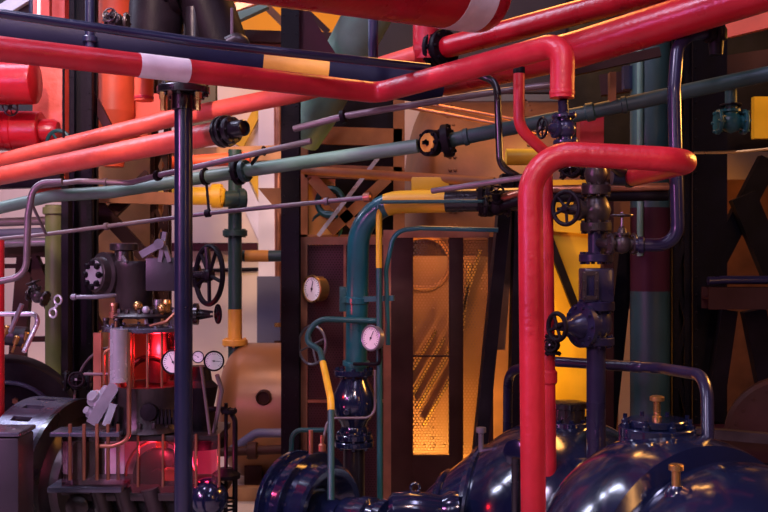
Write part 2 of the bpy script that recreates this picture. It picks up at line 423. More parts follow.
# ================================================================== the room shell
def plane_box(name, c, s, m):
    b = new(); box(b, c, s); return build(name, b, m, kind='structure')
plane_box('floor', (.5, 4.5, -.05), (13, 14, .1), 'floor')
plane_box('wall_back', (.5, 11.1, 3.25), (13, .2, 6.5), 'wall')
plane_box('wall_left', (-6.1, 4.5, 3.25), (.2, 13, 6.5), 'maroon')
plane_box('wall_right', (7.1, 4.5, 3.25), (.2, 13, 6.5), 'maroon')
plane_box('wall_front', (.5, -2.6, 3.25), (13, .2, 6.5), 'ceiling')
plane_box('ceiling', (.5, 4.5, 6.55), (13.4, 14.4, .1), 'ceiling')
b = new(); box(b, (-1.05, 10.985, 4.75), (3.0, .03, 1.5)); build('wall_lamplight_tint', b, 'amber_lit_wall', kind='structure')  # amber lamplight on the upper wall is put into this panel's colour
p0 = W(268, 190, 10.9)
b = new(); box(b, (p0.x, 10.93, 1.8), (.2, .14, 3.6)); build('trim_1', b, 'pilaster', kind='structure')
b = new(); box(b, (p0.x+.02, 10.90, .85), (.25, .24, 1.66)); build('trim_2', b, 'slate', kind='structure')

# ================================================================== background plant: tank, boiler, drums
# tan tank on the floor
c = W(330, 410, 8.5); t = thing('storage_tank', 'tan horizontal storage tank with a domed end lying on the floor', 'tank', (c.x, c.y, 0))
b = new(); r = .56; x0 = W(214, 0, 8.3).x
prof = [(r*.45*(1-math.cos(math.pi/2*k/9)), r*math.sin(math.pi/2*k/9)) for k in range(10)]+[(1.5, r)]+[(1.5+r*.45*math.sin(math.pi/2*k/9), r*math.cos(math.pi/2*k/9)) for k in range(1, 10)]
lathe(b, (x0, 8.5, .60), X, prof, 48); build('shell', b, 'tank', t)
for xx in (x0+.35, x0+1.4):
    b = new(); box(b, (xx, 8.5, .1), (.14, .8, .2)); build('saddle', b, 'darkbrown', t)
q = W(264, 397, 7.98); b = new(); lathe(b, (q.x, 7.99, q.z), -Y, [(0, .062), (.05, .062), (.058, .05), (.035, .045), (.035, 0)], 24); build('port_ring', b, 'darkbrown', t)

# timber and fittings in front of the tank
b = new(); box(b, (W(235, 0, 8.1).x-.1, 7.80, .05), (1.5, .12, .1)); solo('timber_sleeper', b, 'timber', 'brown timber sleeper lying on the pale floor before the tank', 'timber')
pipe('floor_pipe', 'dark steel pipe with a grey end running low before the tan tank', 'pipe', [(218, 452, 7.6), (292, 449, 7.6)], .035, 'darkbrown', flanges=[('x', 252, 1.9, .07, 'darkbrown', 6)])
pipe('floor_pipe', 'grey pipe curving low across the front of the tan tank', 'pipe', [(225, 455, 7.75), (256, 433, 7.75), (292, 433, 7.75)], .035, 'slate', R=.1)

# dark green stand pipe rising off the tank
pipe('stand_pipe', 'dark green stand pipe with a yellow band rising off the tan tank', 'pipe', [(235, 378, 8.45), (235, 150, 8.45)], .058, 'darkgreen',
     flanges=[('y', 343, 1.85, .05, 'amber', 6), ('y', 232, 1.8, .05, 'darkgreen', 6), ('y', 368, 1.7, .05, 'darkbrown', 6)], bands=[('y', 341, 310, 'amber', 'yellow band above the flange')])
pipe('branch_pipe', 'dark pipe with an amber end running right off the green stand pipe', 'pipe', [(236, 256, 8.6), (292, 256, 8.6)], .05, 'darkgreen', bands=[('x', 246, 268, 'amber', 'amber band')])
pipe('branch_pipe', 'yellow pipe stub with a round flange left of the green stand pipe', 'pipe', [(150, 196, 8.3), (222, 196, 8.3)], .075, 'yellow', flanges=[('x', 216, 1.35, .08, 'yellow', 8)], dome=True)
pipe('branch_pipe', 'dark cross pipe joining the yellow stub to the green stand pipe', 'pipe', [(224, 199, 8.3), (246, 199, 8.36)], .07, 'darkgreen', flanges=[('x', 241, 1.3, .05, 'darkgreen', 6)])
pipe('drop_pipe', 'thin copper drop pipe tapering to a fitting beside the white pilaster', 'pipe', [(279, 90, 10.86), (278, 352, 10.86)], .058, 'copper', collars=[('y', 325, 1.5, .06, 'brass'), ('y', 342, 1.5, .08, 'darkbrown')], r1=.03)
pipe('conduit', 'thin black conduit crossing the peach wall behind the handwheel', 'pipe', [(180, 271, 10.98), (268, 269, 10.98)], .02, 'blackm')
b = new(); box(b, W(212, 247, 10.96), (1.0, .10, .09)); solo('wall_rail', b, 'maroon', 'dark maroon rail along the peach wall behind the column', 'rail')
# yellow braces on the peach wall
strut('diagonal_brace', 'yellow brace slanting up right high on the peach wall', W(239, 146, 10.97), W(268, 92, 10.97), .10, .06, 'yellow', 'brace')
strut('diagonal_brace', 'yellow brace slanting down right beside the brown gusset', W(252, 172, 10.97), W(276, 222, 10.97), .11, .06, 'yellow', 'brace')
strut('diagonal_brace', 'white brace slanting down towards the pilaster on the peach wall', W(238, 176, 10.96), W(272, 250, 10.96), .17, .08, 'pilaster', 'brace')
strut('gantry_beam', 'olive brown gantry beam crossing the peach wall under the red flange', W(150, 157, 8.8), W(292, 153, 8.8), .13, .12, 'timber', 'beam')
pipe('back_pipe', 'orange red pipe seen low behind the grey green pipe', 'pipe', [(120, 166, 8.5), (250, 158, 8.5)], .055, 'orange')
b = new()
vs_ = [W(258, 188, 6.44), W(283, 188, 6.44), W(283, 218, 6.44)]
A = [b.verts.new(v) for v in vs_]; B = [b.verts.new(v+Y*.03) for v in vs_]
b.faces.new(A); b.faces.new(B[::-1])
for k in range(3): b.faces.new((A[k], B[k], B[(k+1) % 3], A[(k+1) % 3]))
solo('gusset_plate', b, 'brown', 'triangular brown gusset plate on the black steel column', 'bracket')

# black I-section column beside the cabinet
b = new(); t = thing('steel_column', 'tall black steel column standing left of the mesh cabinet', 'column', W(291, 256, 6.45)*1.0)
t.location.z = 0; cx = t.location.x
ibeam(b, (cx, 6.45, 0), (cx, 6.45, 5.6), .115, .14, .012); build('shaft', b, 'blackm', t)
b = new(); rivets(b, (cx-.04, 6.38, .2), (cx-.04, 6.38, 5.4), 46, .008); rivets(b, (cx+.04, 6.38, .2), (cx+.04, 6.38, 5.4), 46, .008); build('rivet_row', b, 'blackm', t)
b = new(); box(b, (cx, 6.45, .02), (.28, .28, .04)); build('base_plate', b, 'blackm', t)

# riveted boiler behind the cabinet
c = W(470, 175, 8.7); t = thing('riveted_boiler', 'large rust brown riveted boiler drum behind the mesh cabinet', 'boiler', (c.x, c.y, 0))
r = .92; xa = W(404, 0, 8.5).x; zc = 2.35
prof = [(r*.28*(1-math.cos(math.pi/2*k/9)), r*math.sin(math.pi/2*k/9)) for k in range(10)]+[(2.3, r), (2.32, 0)]
b = new(); lathe(b, (xa, 8.9, zc), X, prof, 56)
for xs in (xa+.36, xa+.40, xa+1.0, xa+1.06):
    for k in range(26):
        a = math.radians(95+k*7); p = V((xs, 8.9-r*math.sin(a-math.pi/2+.0) if False else 8.9+r*math.cos(a), zc+r*math.sin(a)))
        lathe(b, p, p-V((xs, 8.9, zc)), [(-.003, .018), (.012, .012), (.016, 0)], 6)
build('shell', b, 'boiler', t)
for xs in (xa+.3, xa+1.7):
    b = new(); box(b, (xs, 8.9, .75), (.22, .9, 1.5)); build('cradle', b, 'brown', t)
# lower fire box plates seen through the mesh doors
c = W(440, 340, 7.6); t = thing('furnace_front', 'orange lit riveted furnace front seen through the mesh doors', 'furnace', (c.x, 7.7, 0))
b = new(); box(b, (c.x, 7.7, .95), (1.15, .08, 1.9))
for xx in (-.42, -.05, .33): rivets(b, (c.x+xx, 7.66, .2), (c.x+xx, 7.66, 1.8), 22, .014)
for zz in (.45, 1.35): rivets(b, (c.x-.5, 7.66, zz), (c.x+.5, 7.66, zz), 14, .014)
build('plate', b, 'boiler', t)
b = new(); ring(b, (c.x-.12, 7.64, 1.85), Y, .20, .02, 40, 8); build('door_ring', b, 'brown', t)
for a, e_ in (((452, 345), (480, 250)), ((414, 392), (444, 338)), ((418, 408), (448, 352)), ((424, 425), (450, 378)), ((411, 372), (436, 330)), ((462, 330), (470, 262))):
    b = new(); bar(b, W(a[0], a[1], 7.58), W(e_[0], e_[1], 7.58), .025, .05); build('streak_bar', b, 'brass', t)  # brass bars make the diagonal streaks seen behind the mesh

# copper tubes before the boiler
pipe('feed_tube', 'upper of two thin copper tubes slanting before the riveted boiler', 'pipe', [(428, 104, 7.2), (560, 128, 7.0)], .015, 'copper')
pipe('feed_tube', 'lower of two thin copper tubes slanting before the riveted boiler', 'pipe', [(408, 107, 7.15), (548, 134, 6.95)], .015, 'copper')
pipe('brown_pipe', 'brown pipe running level above the yellow pipe and cabinet', 'pipe', [(303, 170, 7.43), (494, 182, 6.8)], .032, 'brown')
b = new(); box(b, W(430, 184, 6.98), (.26, .1, .09), bev=.01); solo('junction_box', b, 'yellow', 'small yellow box below the brown pipe above the cabinet', 'box')
pipe('yellow_stub', 'short yellow pipe end left of the red elbow', 'pipe', [(506, 157, 6.02), (634, 157, 6.02)], .050, 'yellow')

# brown X braced framing above the cabinet
g = 'brown braced frame above the cabinet'
t = thing('braced_frame', 'brown steel frame with crossed braces behind the cabinet top', 'frame', W(350, 300, 7.3))
t.location.z = 0
for nm, a, e, w in (('post', (303, 90), (303, 509), .075), ('post', (399, 70), (399, 509), .085), ('rail', (305, 135), (402, 138), .13), ('rail', (305, 171), (402, 174), .10), ('rail', (300, 238), (405, 238), .05),
                    ('brace', (312, 178), (364, 236), .085), ('brace', (388, 178), (330, 232), .075), ('brace', (312, 128), (346, 80), .10)):
    b = new(); dd = 7.5 if nm != 'brace' else 7.44
    bar(b, W(a[0], a[1], dd), W(e[0], e[1], dd), w, .06); build(nm, b, 'brown', t)
b = new(); p = W(350, 165, 7.8); box(b, (p.x, 7.8, 1.6), (.78, .06, 3.2)); solo('dark_backdrop', b, 'blackm', 'tall dark sheet added to darken the gap behind the brown crossed braces', 'panel')  # dark sheet added so the pale wall does not show through
strut('diagonal_rod', 'pale lilac flat bar slanting before the brown cross braces', W(318, 236, 7.395), W(378, 158, 7.395), .03, .012, 'bright', 'brace')
b = new(); box(b, W(322, 208, 7.55), (.20, .04, .62)); solo('plan_board', b, 'amber', 'tan board with a green patch behind the cross braces', 'board')
b = new(); ring(b, W(330, 202, 7.51), V((.3, 1, 0)), .10, .025, 30, 8); ring(b, W(326, 228, 7.51), V((.3, 1, 0)), .12, .012, 30, 8); solo('hose_coil', b, 'tealdark', 'dark green hose loops hanging behind the cross braces', 'hose')

# yellow panel and right hand braces
b = new(); p = W(574, 330, 7.9); box(b, (p.x, 7.9, 1.25), (.42, .06, 2.5)); solo('yellow_screen', b, 'yellow', 'tall yellow sheet screen behind the flanged valve stack', 'screen')
strut('dark_brace', 'dark brace slanting across the yellow screen', W(548, 236, 7.83), W(584, 330, 7.83), .06, .06, 'blackm', 'brace')
strut('yellow_rail', 'yellow painted rail sloping above the yellow screen', W(548, 222, 7.845), W(600, 226, 7.845), .14, .05, 'yellow', 'rail')

# amber roof members, top middle
strut('roof_beam', 'lilac grey roof beam slanting behind the big red pipe', W(205, 30, 8.4), W(266, 2, 8.4), .11, .10, 'greygreen', 'beam')
strut('roof_beam', 'thin dusty brown roof member above the lilac roof beam', W(208, 17, 8.1), W(258, 0, 8.1), .06, .06, 'copper', 'beam')
strut('roof_beam', 'dark brown level roof beam under the amber light', W(232, 36, 8.9), W(356, 40, 8.9), .10, .10, 'darkbrown', 'beam')
strut('roof_beam', 'brown level roof beam just above the thin blue pipe', W(236, 46, 9.0), W(356, 50, 9.0), .08, .08, 'brown', 'beam')
strut('roof_beam', 'short brown strut slanting left of the black column top', W(268, 8, 9.0), W(290, 30, 9.0), .06, .06, 'brown', 'beam')
strut('roof_beam', 'dark strut slanting across the amber area right of the black column', W(303, 8, 9.0), W(328, 32, 9.0), .05, .05, 'darkbrown', 'beam')
b = new()
vs_ = [W(299, 2, 6.44), W(303, 2, 6.44), W(336, 54, 6.44), W(299, 54, 6.44)]
A = [b.verts.new(v) for v in vs_]; B = [b.verts.new(v+Y*.06) for v in vs_]
b.faces.new(A); b.faces.new(B[::-1])
for k in range(4): b.faces.new((A[k], B[k], B[(k+1) % 4], A[(k+1) % 4]))
solo('gusset_plate', b, 'maroon', 'dark tapered gusset plate right of the black column top', 'bracket')
pipe('green_duct', 'fat grey green pipe slanting down behind the thin blue pipe', 'pipe', [(392, -30, 6.3), (316, 112, 7.0), (300, 136, 7.1)], .155, 'greygreen', R=.2, seg=28)
pipe('hanger_pipe', 'short navy upright pipe standing on the thin blue pipe', 'pipe', [(373, -20, 4.9), (373, 58, 4.9)], .025, 'navy')

# ================================================================== left background
lattice_column('riveted_column', 'black riveted plate column behind the salmon pipes', 69, 92, 6.9, 0, 5.4, .16, lace=False, web=True)
pipe('blue_post', 'dark blue round post before the lattice column top', 'post', [(90, -40, 4.95), (90, 52, 4.95)], .024, 'navy', flanges=[('y', 38, 1.5, .03, 'navy', 0)])
lattice_column('lattice_column', 'black lattice column seen between the column and the engine', 150, 168, 7.9, 0, 4.2, .14, m='darkbrown')
# red drums
def drum(name, label, x0, x1, y, d, r, m, steps=True, cat='drum'):
    a, e = W(x0, y, d), W(x1, y, d); t = thing(name, label, cat, a); L = (e-a).length
    b = new(); lathe(b, a, e-a, [(0, r), (L-.03, r), (L-.008, r*.97), (L, r*.9), (L+.005, 0)], 40); build('shell', b, m, t)
    if steps:
        b = new(); lathe(b, e, e-a, [(0, r*.62), (.09, r*.60), (.12, r*.45), (.12, 0)], 28); build('end_boss', b, m, t)
        b = new(); lathe(b, a+(e-a)*.72, e-a, [(0, r), (.008, r*1.05), (.05, r*1.05), (.058, r)], 40); build('band', b, m, t)
    return t
drum('red_drum', 'large red drum at the upper left behind the front red pipe', -90, 36, 82, 6.9, .155, 'red_gloss', False)
drum('red_drum', 'red stepped drum with a band, below the large red drum', -80, 42, 131, 7.2, .142, 'red_gloss', True)
b = new(); p = W(53, 110, 7.4); box(b, (p.x, 7.4, 3.3), (.26, .22, 2.0), bev=.06); t = solo('salmon_duct', b, 'salmon', 'flat salmon upright duct behind the salmon pipes', 'duct')
b = new(); tube(b, [W(63.5, 60, 5.9), W(63.5, 138, 5.9)], .008, 8); solo('hanger_rod', b, 'blackm', 'thin black hanger rod before the salmon duct', 'rod')
c = W(114, 60, 7.3); t = thing('orange_hopper', 'orange red upright hopper with a chute behind the white band', 'hopper', (c.x, 7.3, 2.55))
b = new(); lathe(b, (c.x, 7.3, 2.95), Z, [(0, .145), (1.4, .145)], 32); build('barrel', b, 'orange', t)
b = new(); lathe(b, (c.x, 7.3, 2.55), Z, [(0, .07), (.40, .145)], 32); build('cone', b, 'orange', t)
b = new(); box(b, W(122, 112, 7.6), (.42, .10, .62)); build('back_plate', b, 'orange', t)
strut('dark_brace', 'dark brace slanting across the orange hopper', W(90, 92, 7.05), W(112, 134, 7.05), .06, .05, 'maroon', 'brace')
pipe('red_stub', 'short red vertical pipe stub with an open end below the white band', 'pipe', [(144, 62, 6.2), (144, 101, 6.2)], .058, 'orange', collars=[('y', 100, 1.06, .02, 'red')])
b = new(); box(b, W(146, 108, 7.4), (.30, .08, .20)); solo('orange_plate', b, 'orange', 'small orange plate behind the red stub', 'plate')
# dark wheel peeping over the salmon pipes
b = new(); wheel(b, W(59, 143, 6.95), V((.1, 1, .2)), .085, .014, 5); solo('handwheel', b, 'tealdark', 'dark green handwheel peeping over the salmon pipes', 'handwheel')
b = new(); wheel(b, W(10, 107, 7.0), V((.3, 1, .3)), .06, .006, 6); solo('handwheel', b, 'iron', 'thin dark wheel between the two red drums', 'handwheel')
# rails and trestle on the left, before the pale wall
pipe('olive_pipe', 'olive green upright pipe left of the lattice column', 'pipe', [(55, 205, 6.95), (55, 528, 6.95)], .066, 'olive', seg=24, flanges=[('y', 212, 1.25, .05, 'olive', 0)])
strut('black_upright', 'flat black upright hard against the olive pipe', W(67, 180, 6.7), W(67, 530, 6.7), .045, .10, 'blackm', 'post')
t = thing('steel_trestle', 'dark steel trestle with slanting legs against the pale wall', 'trestle', W(40, 500, 7.8)); t.location.z = 0
for nm, a, e, w in (('rail', (-30, 252), (96, 250), .10), ('rail', (-30, 266), (96, 266), .035), ('rail', (-30, 340), (96, 338), .04),
                    ('leg', (26, 258), (8, 480), .12), ('brace', (32, 258), (92, 400), .10), ('brace', (64, 262), (100, 330), .07), ('brace', (94, 310), (70, 350), .07)):
    b = new(); bar(b, W(a[0], a[1], 7.8 if nm == 'rail' else 7.72), W(e[0], e[1], 7.8 if nm == 'rail' else 7.72), w, .08); build(nm, b, 'darkbrown', t)
for k, (yy, mm) in enumerate(((222, 'pipegrey'), (233, 'slate'), (243, 'steel'))):
    pipe('wall_conduit', ['upper of three thin level pipes against the pale wall', 'middle of three thin level pipes against the pale wall', 'lowest of three thin level pipes against the pale wall'][k],
         'pipe', [(-20, yy+1, 7.4), (92, yy-3, 7.4)], .032, mm, group='level pipes on the pale wall')
# brown machinery panel behind the engine
b = new(); p = W(128, 260, 8.4); box(b, (p.x, 8.4, 1.45), (.60, .1, 2.9)); solo('sheet_screen', b, 'brown', 'tall rust brown sheet panel standing behind the engine', 'panel')
strut('dark_brace', 'dark brace slanting up right behind the engine top', W(92, 232, 7.6), W(150, 175, 7.6), .10, .06, 'darkbrown', 'brace')
strut('dark_brace', 'dark brace slanting down right behind the engine top', W(88, 195, 7.55), W(150, 262, 7.55), .10, .06, 'darkbrown', 'brace')
strut('brown_beam', 'brown level beam behind the grey green pipe above the engine', W(70, 196, 7.5), W(182, 199, 7.5), .09, .08, 'brown', 'beam')
strut('dark_beam', 'dark level beam behind the grey green pipe at far left', W(-30, 183, 7.2), W(62, 180, 7.2), .10, .10, 'blackm', 'beam')
# roof glazing strip upper left
strut('roof_beam', 'pale slanting roof glazing bar in the upper left corner', W(-12, 20, 8.4), W(44, -14, 8.4), .10, .06, 'white', 'beam')
for k, xx in enumerate((31, 39)):
    pipe('hanger_rod', ['left of two pale hanger rods above the black pipe', 'right of two pale hanger rods above the black pipe'][k], 'rod', [(xx, -30, 5.2), (xx, 22, 5.2)], .010, ('navy', 'white')[k], seg=8, group='pale hanger rods')
b = new(); p = W(64, 4, 7.4); box(b, (p.x, 7.0, 4.0), (.07, .06, 1.1)); solo('pale_post', b, 'salmon', 'pale pink post beside the lattice column top', 'post')

# ================================================================== overhead pipes
pipe('lagged_pipe', 'long crimson lagged pipe with a white band and right hand drop elbow', 'pipe',
     [(-60, 42, 3.85), (378, 93, 4.9), (563, 43, 4.15), (562, 98, 4.15)], .051, 'red', R=.075, bands=[('x', 139, 187, 'white', 'white band')], seg=24,
     collars=[('y', 96, 1.03, .02, 'red')])
pipe('black_main', 'fat black pipe with an amber band behind the crimson pipe', 'pipe', [(-60, 20, 4.9), (262, 64, 5.2), (440, 88, 5.4)], .092, 'navymatt', seg=24, R=.2, bands=[('x', 263, 327, 'amber', 'amber band')])
pipe('blue_pipe', 'thin dark blue pipe running along the top of the black pipe', 'pipe', [(-50, 6, 4.25), (200, 43, 4.5), (430, 68, 4.75)], .020, 'navy', R=.2)
pipe('salmon_pipe', 'upper of two salmon pipes, running on behind the crimson pipe', 'pipe', [(-40, 171, 7.2), (170, 119, 6.1), (310, 91, 5.75), (380, 66, 5.85), (416, 55, 5.8)], .053, 'salmon', R=.4, seg=22)
pipe('salmon_pipe', 'lower of two salmon pipes, ending at a black bolted flange', 'pipe', [(-40, 184, 6.6), (222, 132, 4.9)], .057, 'salmon', seg=22)
# black pipe end with stacked flanges on lower salmon pipe
c = W(222, 132, 4.9); ax = (W(222, 132, 4.9)-W(-40, 184, 6.6)).normalized(); t = thing('flanged_end', 'black stacked flanges and nozzle on the lower salmon pipe end', 'flange', c)
for k, (s, rr, th) in enumerate(((.005, .078, .022), (.035, .078, .022), (.07, .066, .03))):
    b = new(); flange(b, c+ax*s, ax, rr, th, 8); build('flange', b, 'black', t)
b = new(); lathe(b, c+ax*.07, ax, [(0, .045), (.07, .04), (.09, .04), (.095, .034), (.075, .03), (.07, 0)], 22); build('nozzle', b, 'black', t)

pipe('grey_green_pipe', 'long grey green pipe crossing the picture with flanged joints', 'pipe',
     [(-40, 217, 6.2), (52, 196, 6.0), (112, 192, 5.9), (250, 170, 5.5), (418, 146, 5.2)], .037, 'greygreen', R=.25,
     flanges=[('x', 238, 2.0, .03, 'blackm', 8), ('x', 246, 1.7, .03, 'darkgreen', 8)], collars=[('x', 205, 1.25, .03, 'blackm')])
pipe('dark_green_pipe', 'dark green pipe rising to the right beyond the brown flange', 'pipe', [(436, 143, 5.18), (590, 112, 4.95), (800, 67, 4.7)], .037, 'darkgreen', R=.25,
     flanges=[('x', 447, 2.35, .04, 'blackm', 8)], collars=[('x', 590, 1.25, .05, 'darkgreen'), ('x', 625, 1.15, .03, 'darkgreen'), ('x', 465, 1.2, .03, 'darkgreen')])
c = W(430, 143, 5.17); ax = (W(418, 146, 5.2)-W(250, 170, 5.5)).normalized(); fn = V((.72, .69, 0)).normalized(); t = thing('blank_flange', 'round tan faced flange joint between the grey green and dark green pipes', 'flange', c)
b = new(); lathe(b, c-fn*.02, fn, [(0, .066), (.004, .070), (.05, .070), (.055, .066)], 32); bolts(b, c-fn*.02, -fn, .057, 8, .010, .012); build('disc', b, 'blackm', t)
b = new(); lathe(b, c-fn*.026, fn, [(0, .047), (.004, .050), (.01, .050)], 32); build('face', b, 'amber', t, 'tan painted face')
b = new(); bar(b, c-fn*.03-Z*.014+X*.012, c-fn*.03+Z*.012-X*.008, .02, .02); bar(b, c-fn*.03-X*.02, c-fn*.03+X*.02, .018, .02); build('slot_lug', b, 'blackm', t)

pipe('conduit', 'thin grey conduit above the grey green pipe, joining it at a clip', 'pipe', [(40, 186, 5.75), (80, 181, 5.6), (130, 183, 5.55), (160, 175, 5.4), (311, 141, 5.1)], .016, 'pipegrey', R=.15, collars=[('x', 158, 1.8, .03, 'blackm'), ('x', 106, 1.4, .02, 'pipegrey')])
pipe('conduit', 'long thin grey conduit below the grey green pipe', 'pipe', [(-30, 242, 6.0), (48, 234, 5.9), (210, 213, 5.6), (371, 197, 5.2)], .0125, 'pipegrey', R=.2, collars=[('x', 325, 1.7, .03, 'pipegrey'), ('x', 366, 2.0, .05, 'copper'), ('x', 107, 1.7, .03, 'pipegrey'), ('x', 208, 1.8, .04, 'blackm')])
pipe('conduit', 'thin grey conduit rising right under the crimson pipe', 'pipe', [(294, 129, 5.1), (345, 116, 5.0), (480, 94, 4.93), (565, 83, 4.90)], .017, 'pipegrey', R=.07, collars=[('x', 343, 2.0, .03, 'blackm')])
pipe('black_drop', 'thin black pipe dropping beside the slim red pipe', 'pipe', [(455, 66, 5.0), (497, 82, 4.9), (500, 166, 4.9), (540, 190, 4.95)], .018, 'black', R=.08)
pipe('conduit', 'thin grey conduit running right over the yellow pipe', 'pipe', [(432, 191, 5.1), (546, 174, 4.80)], .015, 'pipegrey')
b = new(); bar(b, W(206, 178, 5.62), W(209, 213, 5.6), .014, .012); ring(b, W(206, 176, 5.62), ax, .043, .006, 28, 6); solo('pipe_hanger', b, 'blackm', 'black strap hanger tying conduit to the grey green pipe', 'hanger')
b = new(); bar(b, W(262, 150, 5.25), W(252, 164, 5.45), .016, .014); ring(b, W(264, 151, 5.22), ax, .022, .005, 24, 6); solo('pipe_hanger', b, 'blackm', 'black slanting clip on the conduit beside the flanged joint', 'hanger')

# purple-brown bent pipe far left
pipe('bent_pipe', 'thin purple brown pipe bent down and left at the far left', 'pipe', [(62, 182, 5.0), (34, 183, 5.0), (28, 215, 5.0), (26, 276, 5.0), (-30, 287, 5.0)], .017, 'pipegrey', R=.09)
pipe('conduit', 'thin grey conduit rising left to the bent pipe', 'pipe', [(28, 196, 5.1), (46, 234, 5.3)], .008, 'pipegrey')
# red upright at the left edge
pipe('red_upright', 'red upright pipe cut by the left picture edge', 'pipe', [(-3, 240, 5.6), (-3, 480, 5.6)], .040, 'red', dome=True)

# dark blue round column in front with its top plate
t = thing('pipe_column', 'dark blue round column standing before the glass engine', 'column', W(183.5, 256, 4.75)); t.location.z = 0
cx = t.location.x; zt = W(0, 100, 4.75).z
b = new(); cyl(b, (cx, 4.75, 0), (cx, 4.75, zt), .043, 28); build('shaft', b, 'navy', t)
b = new(); lathe(b, (cx, 4.75, zt-.05), Z, [(0, .044), (.004, .056), (.075, .056), (.08, .05)], 28); build('neck', b, 'black', t)
b = new(); flange(b, (cx, 4.75, zt+.045), Z, .125, .035, 8, .014); build('top_flange', b, 'black', t)
b = new(); lathe(b, (cx, 4.75, 0), Z, [(0, .12), (.03, .12), (.035, .06), (.12, .05)], 28); build('foot', b, 'black', t)
for k in range(2):
    b = new(); p = V((cx-.082+k*.164, 4.68, zt-.06)); lathe(b, p, Z, [(0, .013), (.05, .013), (.055, .018), (.085, .018)], 6); build('bolt', b, 'brass', t)
# dark elbow above it
pipe('black_elbow', 'fat black elbow pipe in the upper left over the round column', 'pipe', [(154, 66, 5.9), (158, -14, 5.9), (200, -14, 5.9), (226, 62, 5.9)], .160, 'blackm', R=.12, seg=28,
     flanges=[('x', 172, 1.25, .05, 'blackm', 10)])
pipe('riser_pipe', 'black riser pipe between the round column and the elbow', 'pipe', [(194, 100, 5.8), (194, 8, 5.8)], .05, 'black', flanges=[('y', 50, 1.4, .04, 'black', 6)])
valve('gate_valve', 'small dark valve sitting over the black pipe left of the elbow', W(117, 22, 5.3), X, V((-.2, -1, .2)), .026, 'iron', wr=2.2)
pipe('grey_elbow', 'small grey pipe elbow beside the black elbow over the thin blue pipe', 'pipe', [(228, 44, 5.2), (240, 38, 5.2), (247, 58, 5.25)], .040, 'iron', R=.05)
pipe('hanger_rod', 'thin pale hanger rod above the small grey elbow', 'rod', [(232, 8, 5.2), (232, 36, 5.2)], .009, 'pipegrey', seg=8)

# big red pipes at the top
pipe('red_main', 'biggest red pipe along the top with a broad white band', 'pipe', [(60, -92, 3.2), (240, -48, 3.9), (455, -11, 4.75), (480, -7, 4.85)], .19, 'red_gloss', R=.4, seg=36, dome=True, bands=[('x', 442, 473, 'white', 'broad white band')])
pipe('red_feeder', 'red pipe rising right from a black flange under the biggest red pipe', 'pipe', [(440, 49, 5.8), (640, -4, 4.75), (760, -44, 4.35)], .062, 'red_gloss', R=.3, seg=24, flanges=[('x', 446, 1.75, .03, 'blackm', 8)])
pipe('red_header', 'fat red pipe rising to the top right corner', 'pipe', [(446, 80, 5.6), (575, 50, 4.75), (800, -20, 4.15)], .088, 'red_gloss', R=.4, seg=28)
# elbow piece left of the flange
t = thing('red_tee', 'pinkish red tee piece with black flanges under the biggest red pipe', 'pipe', W(424, 48, 5.8))
b = new(); tube(b, [W(426, 60, 5.8), W(426, 10, 5.8)], .076, 24); build('riser', b, 'red', t)
b = new(); tube(b, [W(414, 52, 5.8), W(438, 50, 5.8)], .070, 24); build('branch', b, 'red', t)
for xx in (434, 440):
    b = new(); flange(b, W(xx, 49, 5.8), W(446, 48, 5.75)-W(434, 49, 5.8), .11, .025, 8); build('flange', b, 'blackm', t)

# ================================================================== red elbow pipe in front
pipe('red_elbow_pipe', 'tall bright red pipe with a broad bend and level arm in front', 'pipe',
     [V((W(536, 0, 3.6).x, 3.6, .0)), W(530, 152, 3.66), W(692, 160.5, 3.66), W(634, 177, 4.87)], .0455, 'red', R=.15, seg=28)
pipe('red_riser', 'red riser half hidden behind the tall bright red pipe', 'pipe', [(545, 158, 4.75), (549, 478, 4.75)], .036, 'red', seg=20, collars=[('y', 376, 1.25, .07, 'red')])
pipe('red_drop', 'slim red pipe dropping left of the blue valve and curving right', 'pipe', [(519, 66, 4.75), (519, 128, 4.75), (560, 166, 4.8)], .027, 'red', R=.12, collars=[('y', 68, 1.05, .03, 'blackm')])
b = new(); box(b, W(590, 130, 5.3), (.125, .1, .15)); solo('red_box', b, 'red', 'small square red box behind the blue valve', 'box')
valve('globe_valve', 'blue grey valve hanging under the crimson drop elbow', W(565, 129, 4.2), V((-.05, 0, 1)), V((-1, -.35, .0)), .027, 'violet', 'blackm', wr=2.5, stem_len=4.0)
b = new(); tube(b, [W(563, 100, 4.17), W(564, 118, 4.19)], .022, 16); solo('pipe_stub', b, 'violet', 'short blue grey stub joining crimson elbow to blue valve', 'pipe')

# violet bent pipe on the right
pipe('violet_pipe', 'violet grey pipe bent like a bracket at upper right', 'pipe', [(716, 31, 4.55), (678, 36, 4.5), (674, 90, 4.45), (678, 245, 4.45), (636, 245, 4.5)], .0295, 'violet', R=.14, seg=22,
     flanges=[('x', 707, 1.6, .03, 'blackm', 6)], collars=[('x', 641, 1.3, .03, 'violet')])
c = W(716, 33, 4.56); t = thing('pipe_union', 'dark pipe union at the top end of the violet pipe', 'fitting', c)
b = new(); lathe(b, c+Z*.03, -Z, [(0, .04), (.02, .05), (.06, .05), (.07, .035), (.13, .03)], 20); build('body', b, 'blackm', t)
b = new(); ring(b, c, X, .05, .012, 24, 8); build('lug', b, 'blackm', t)

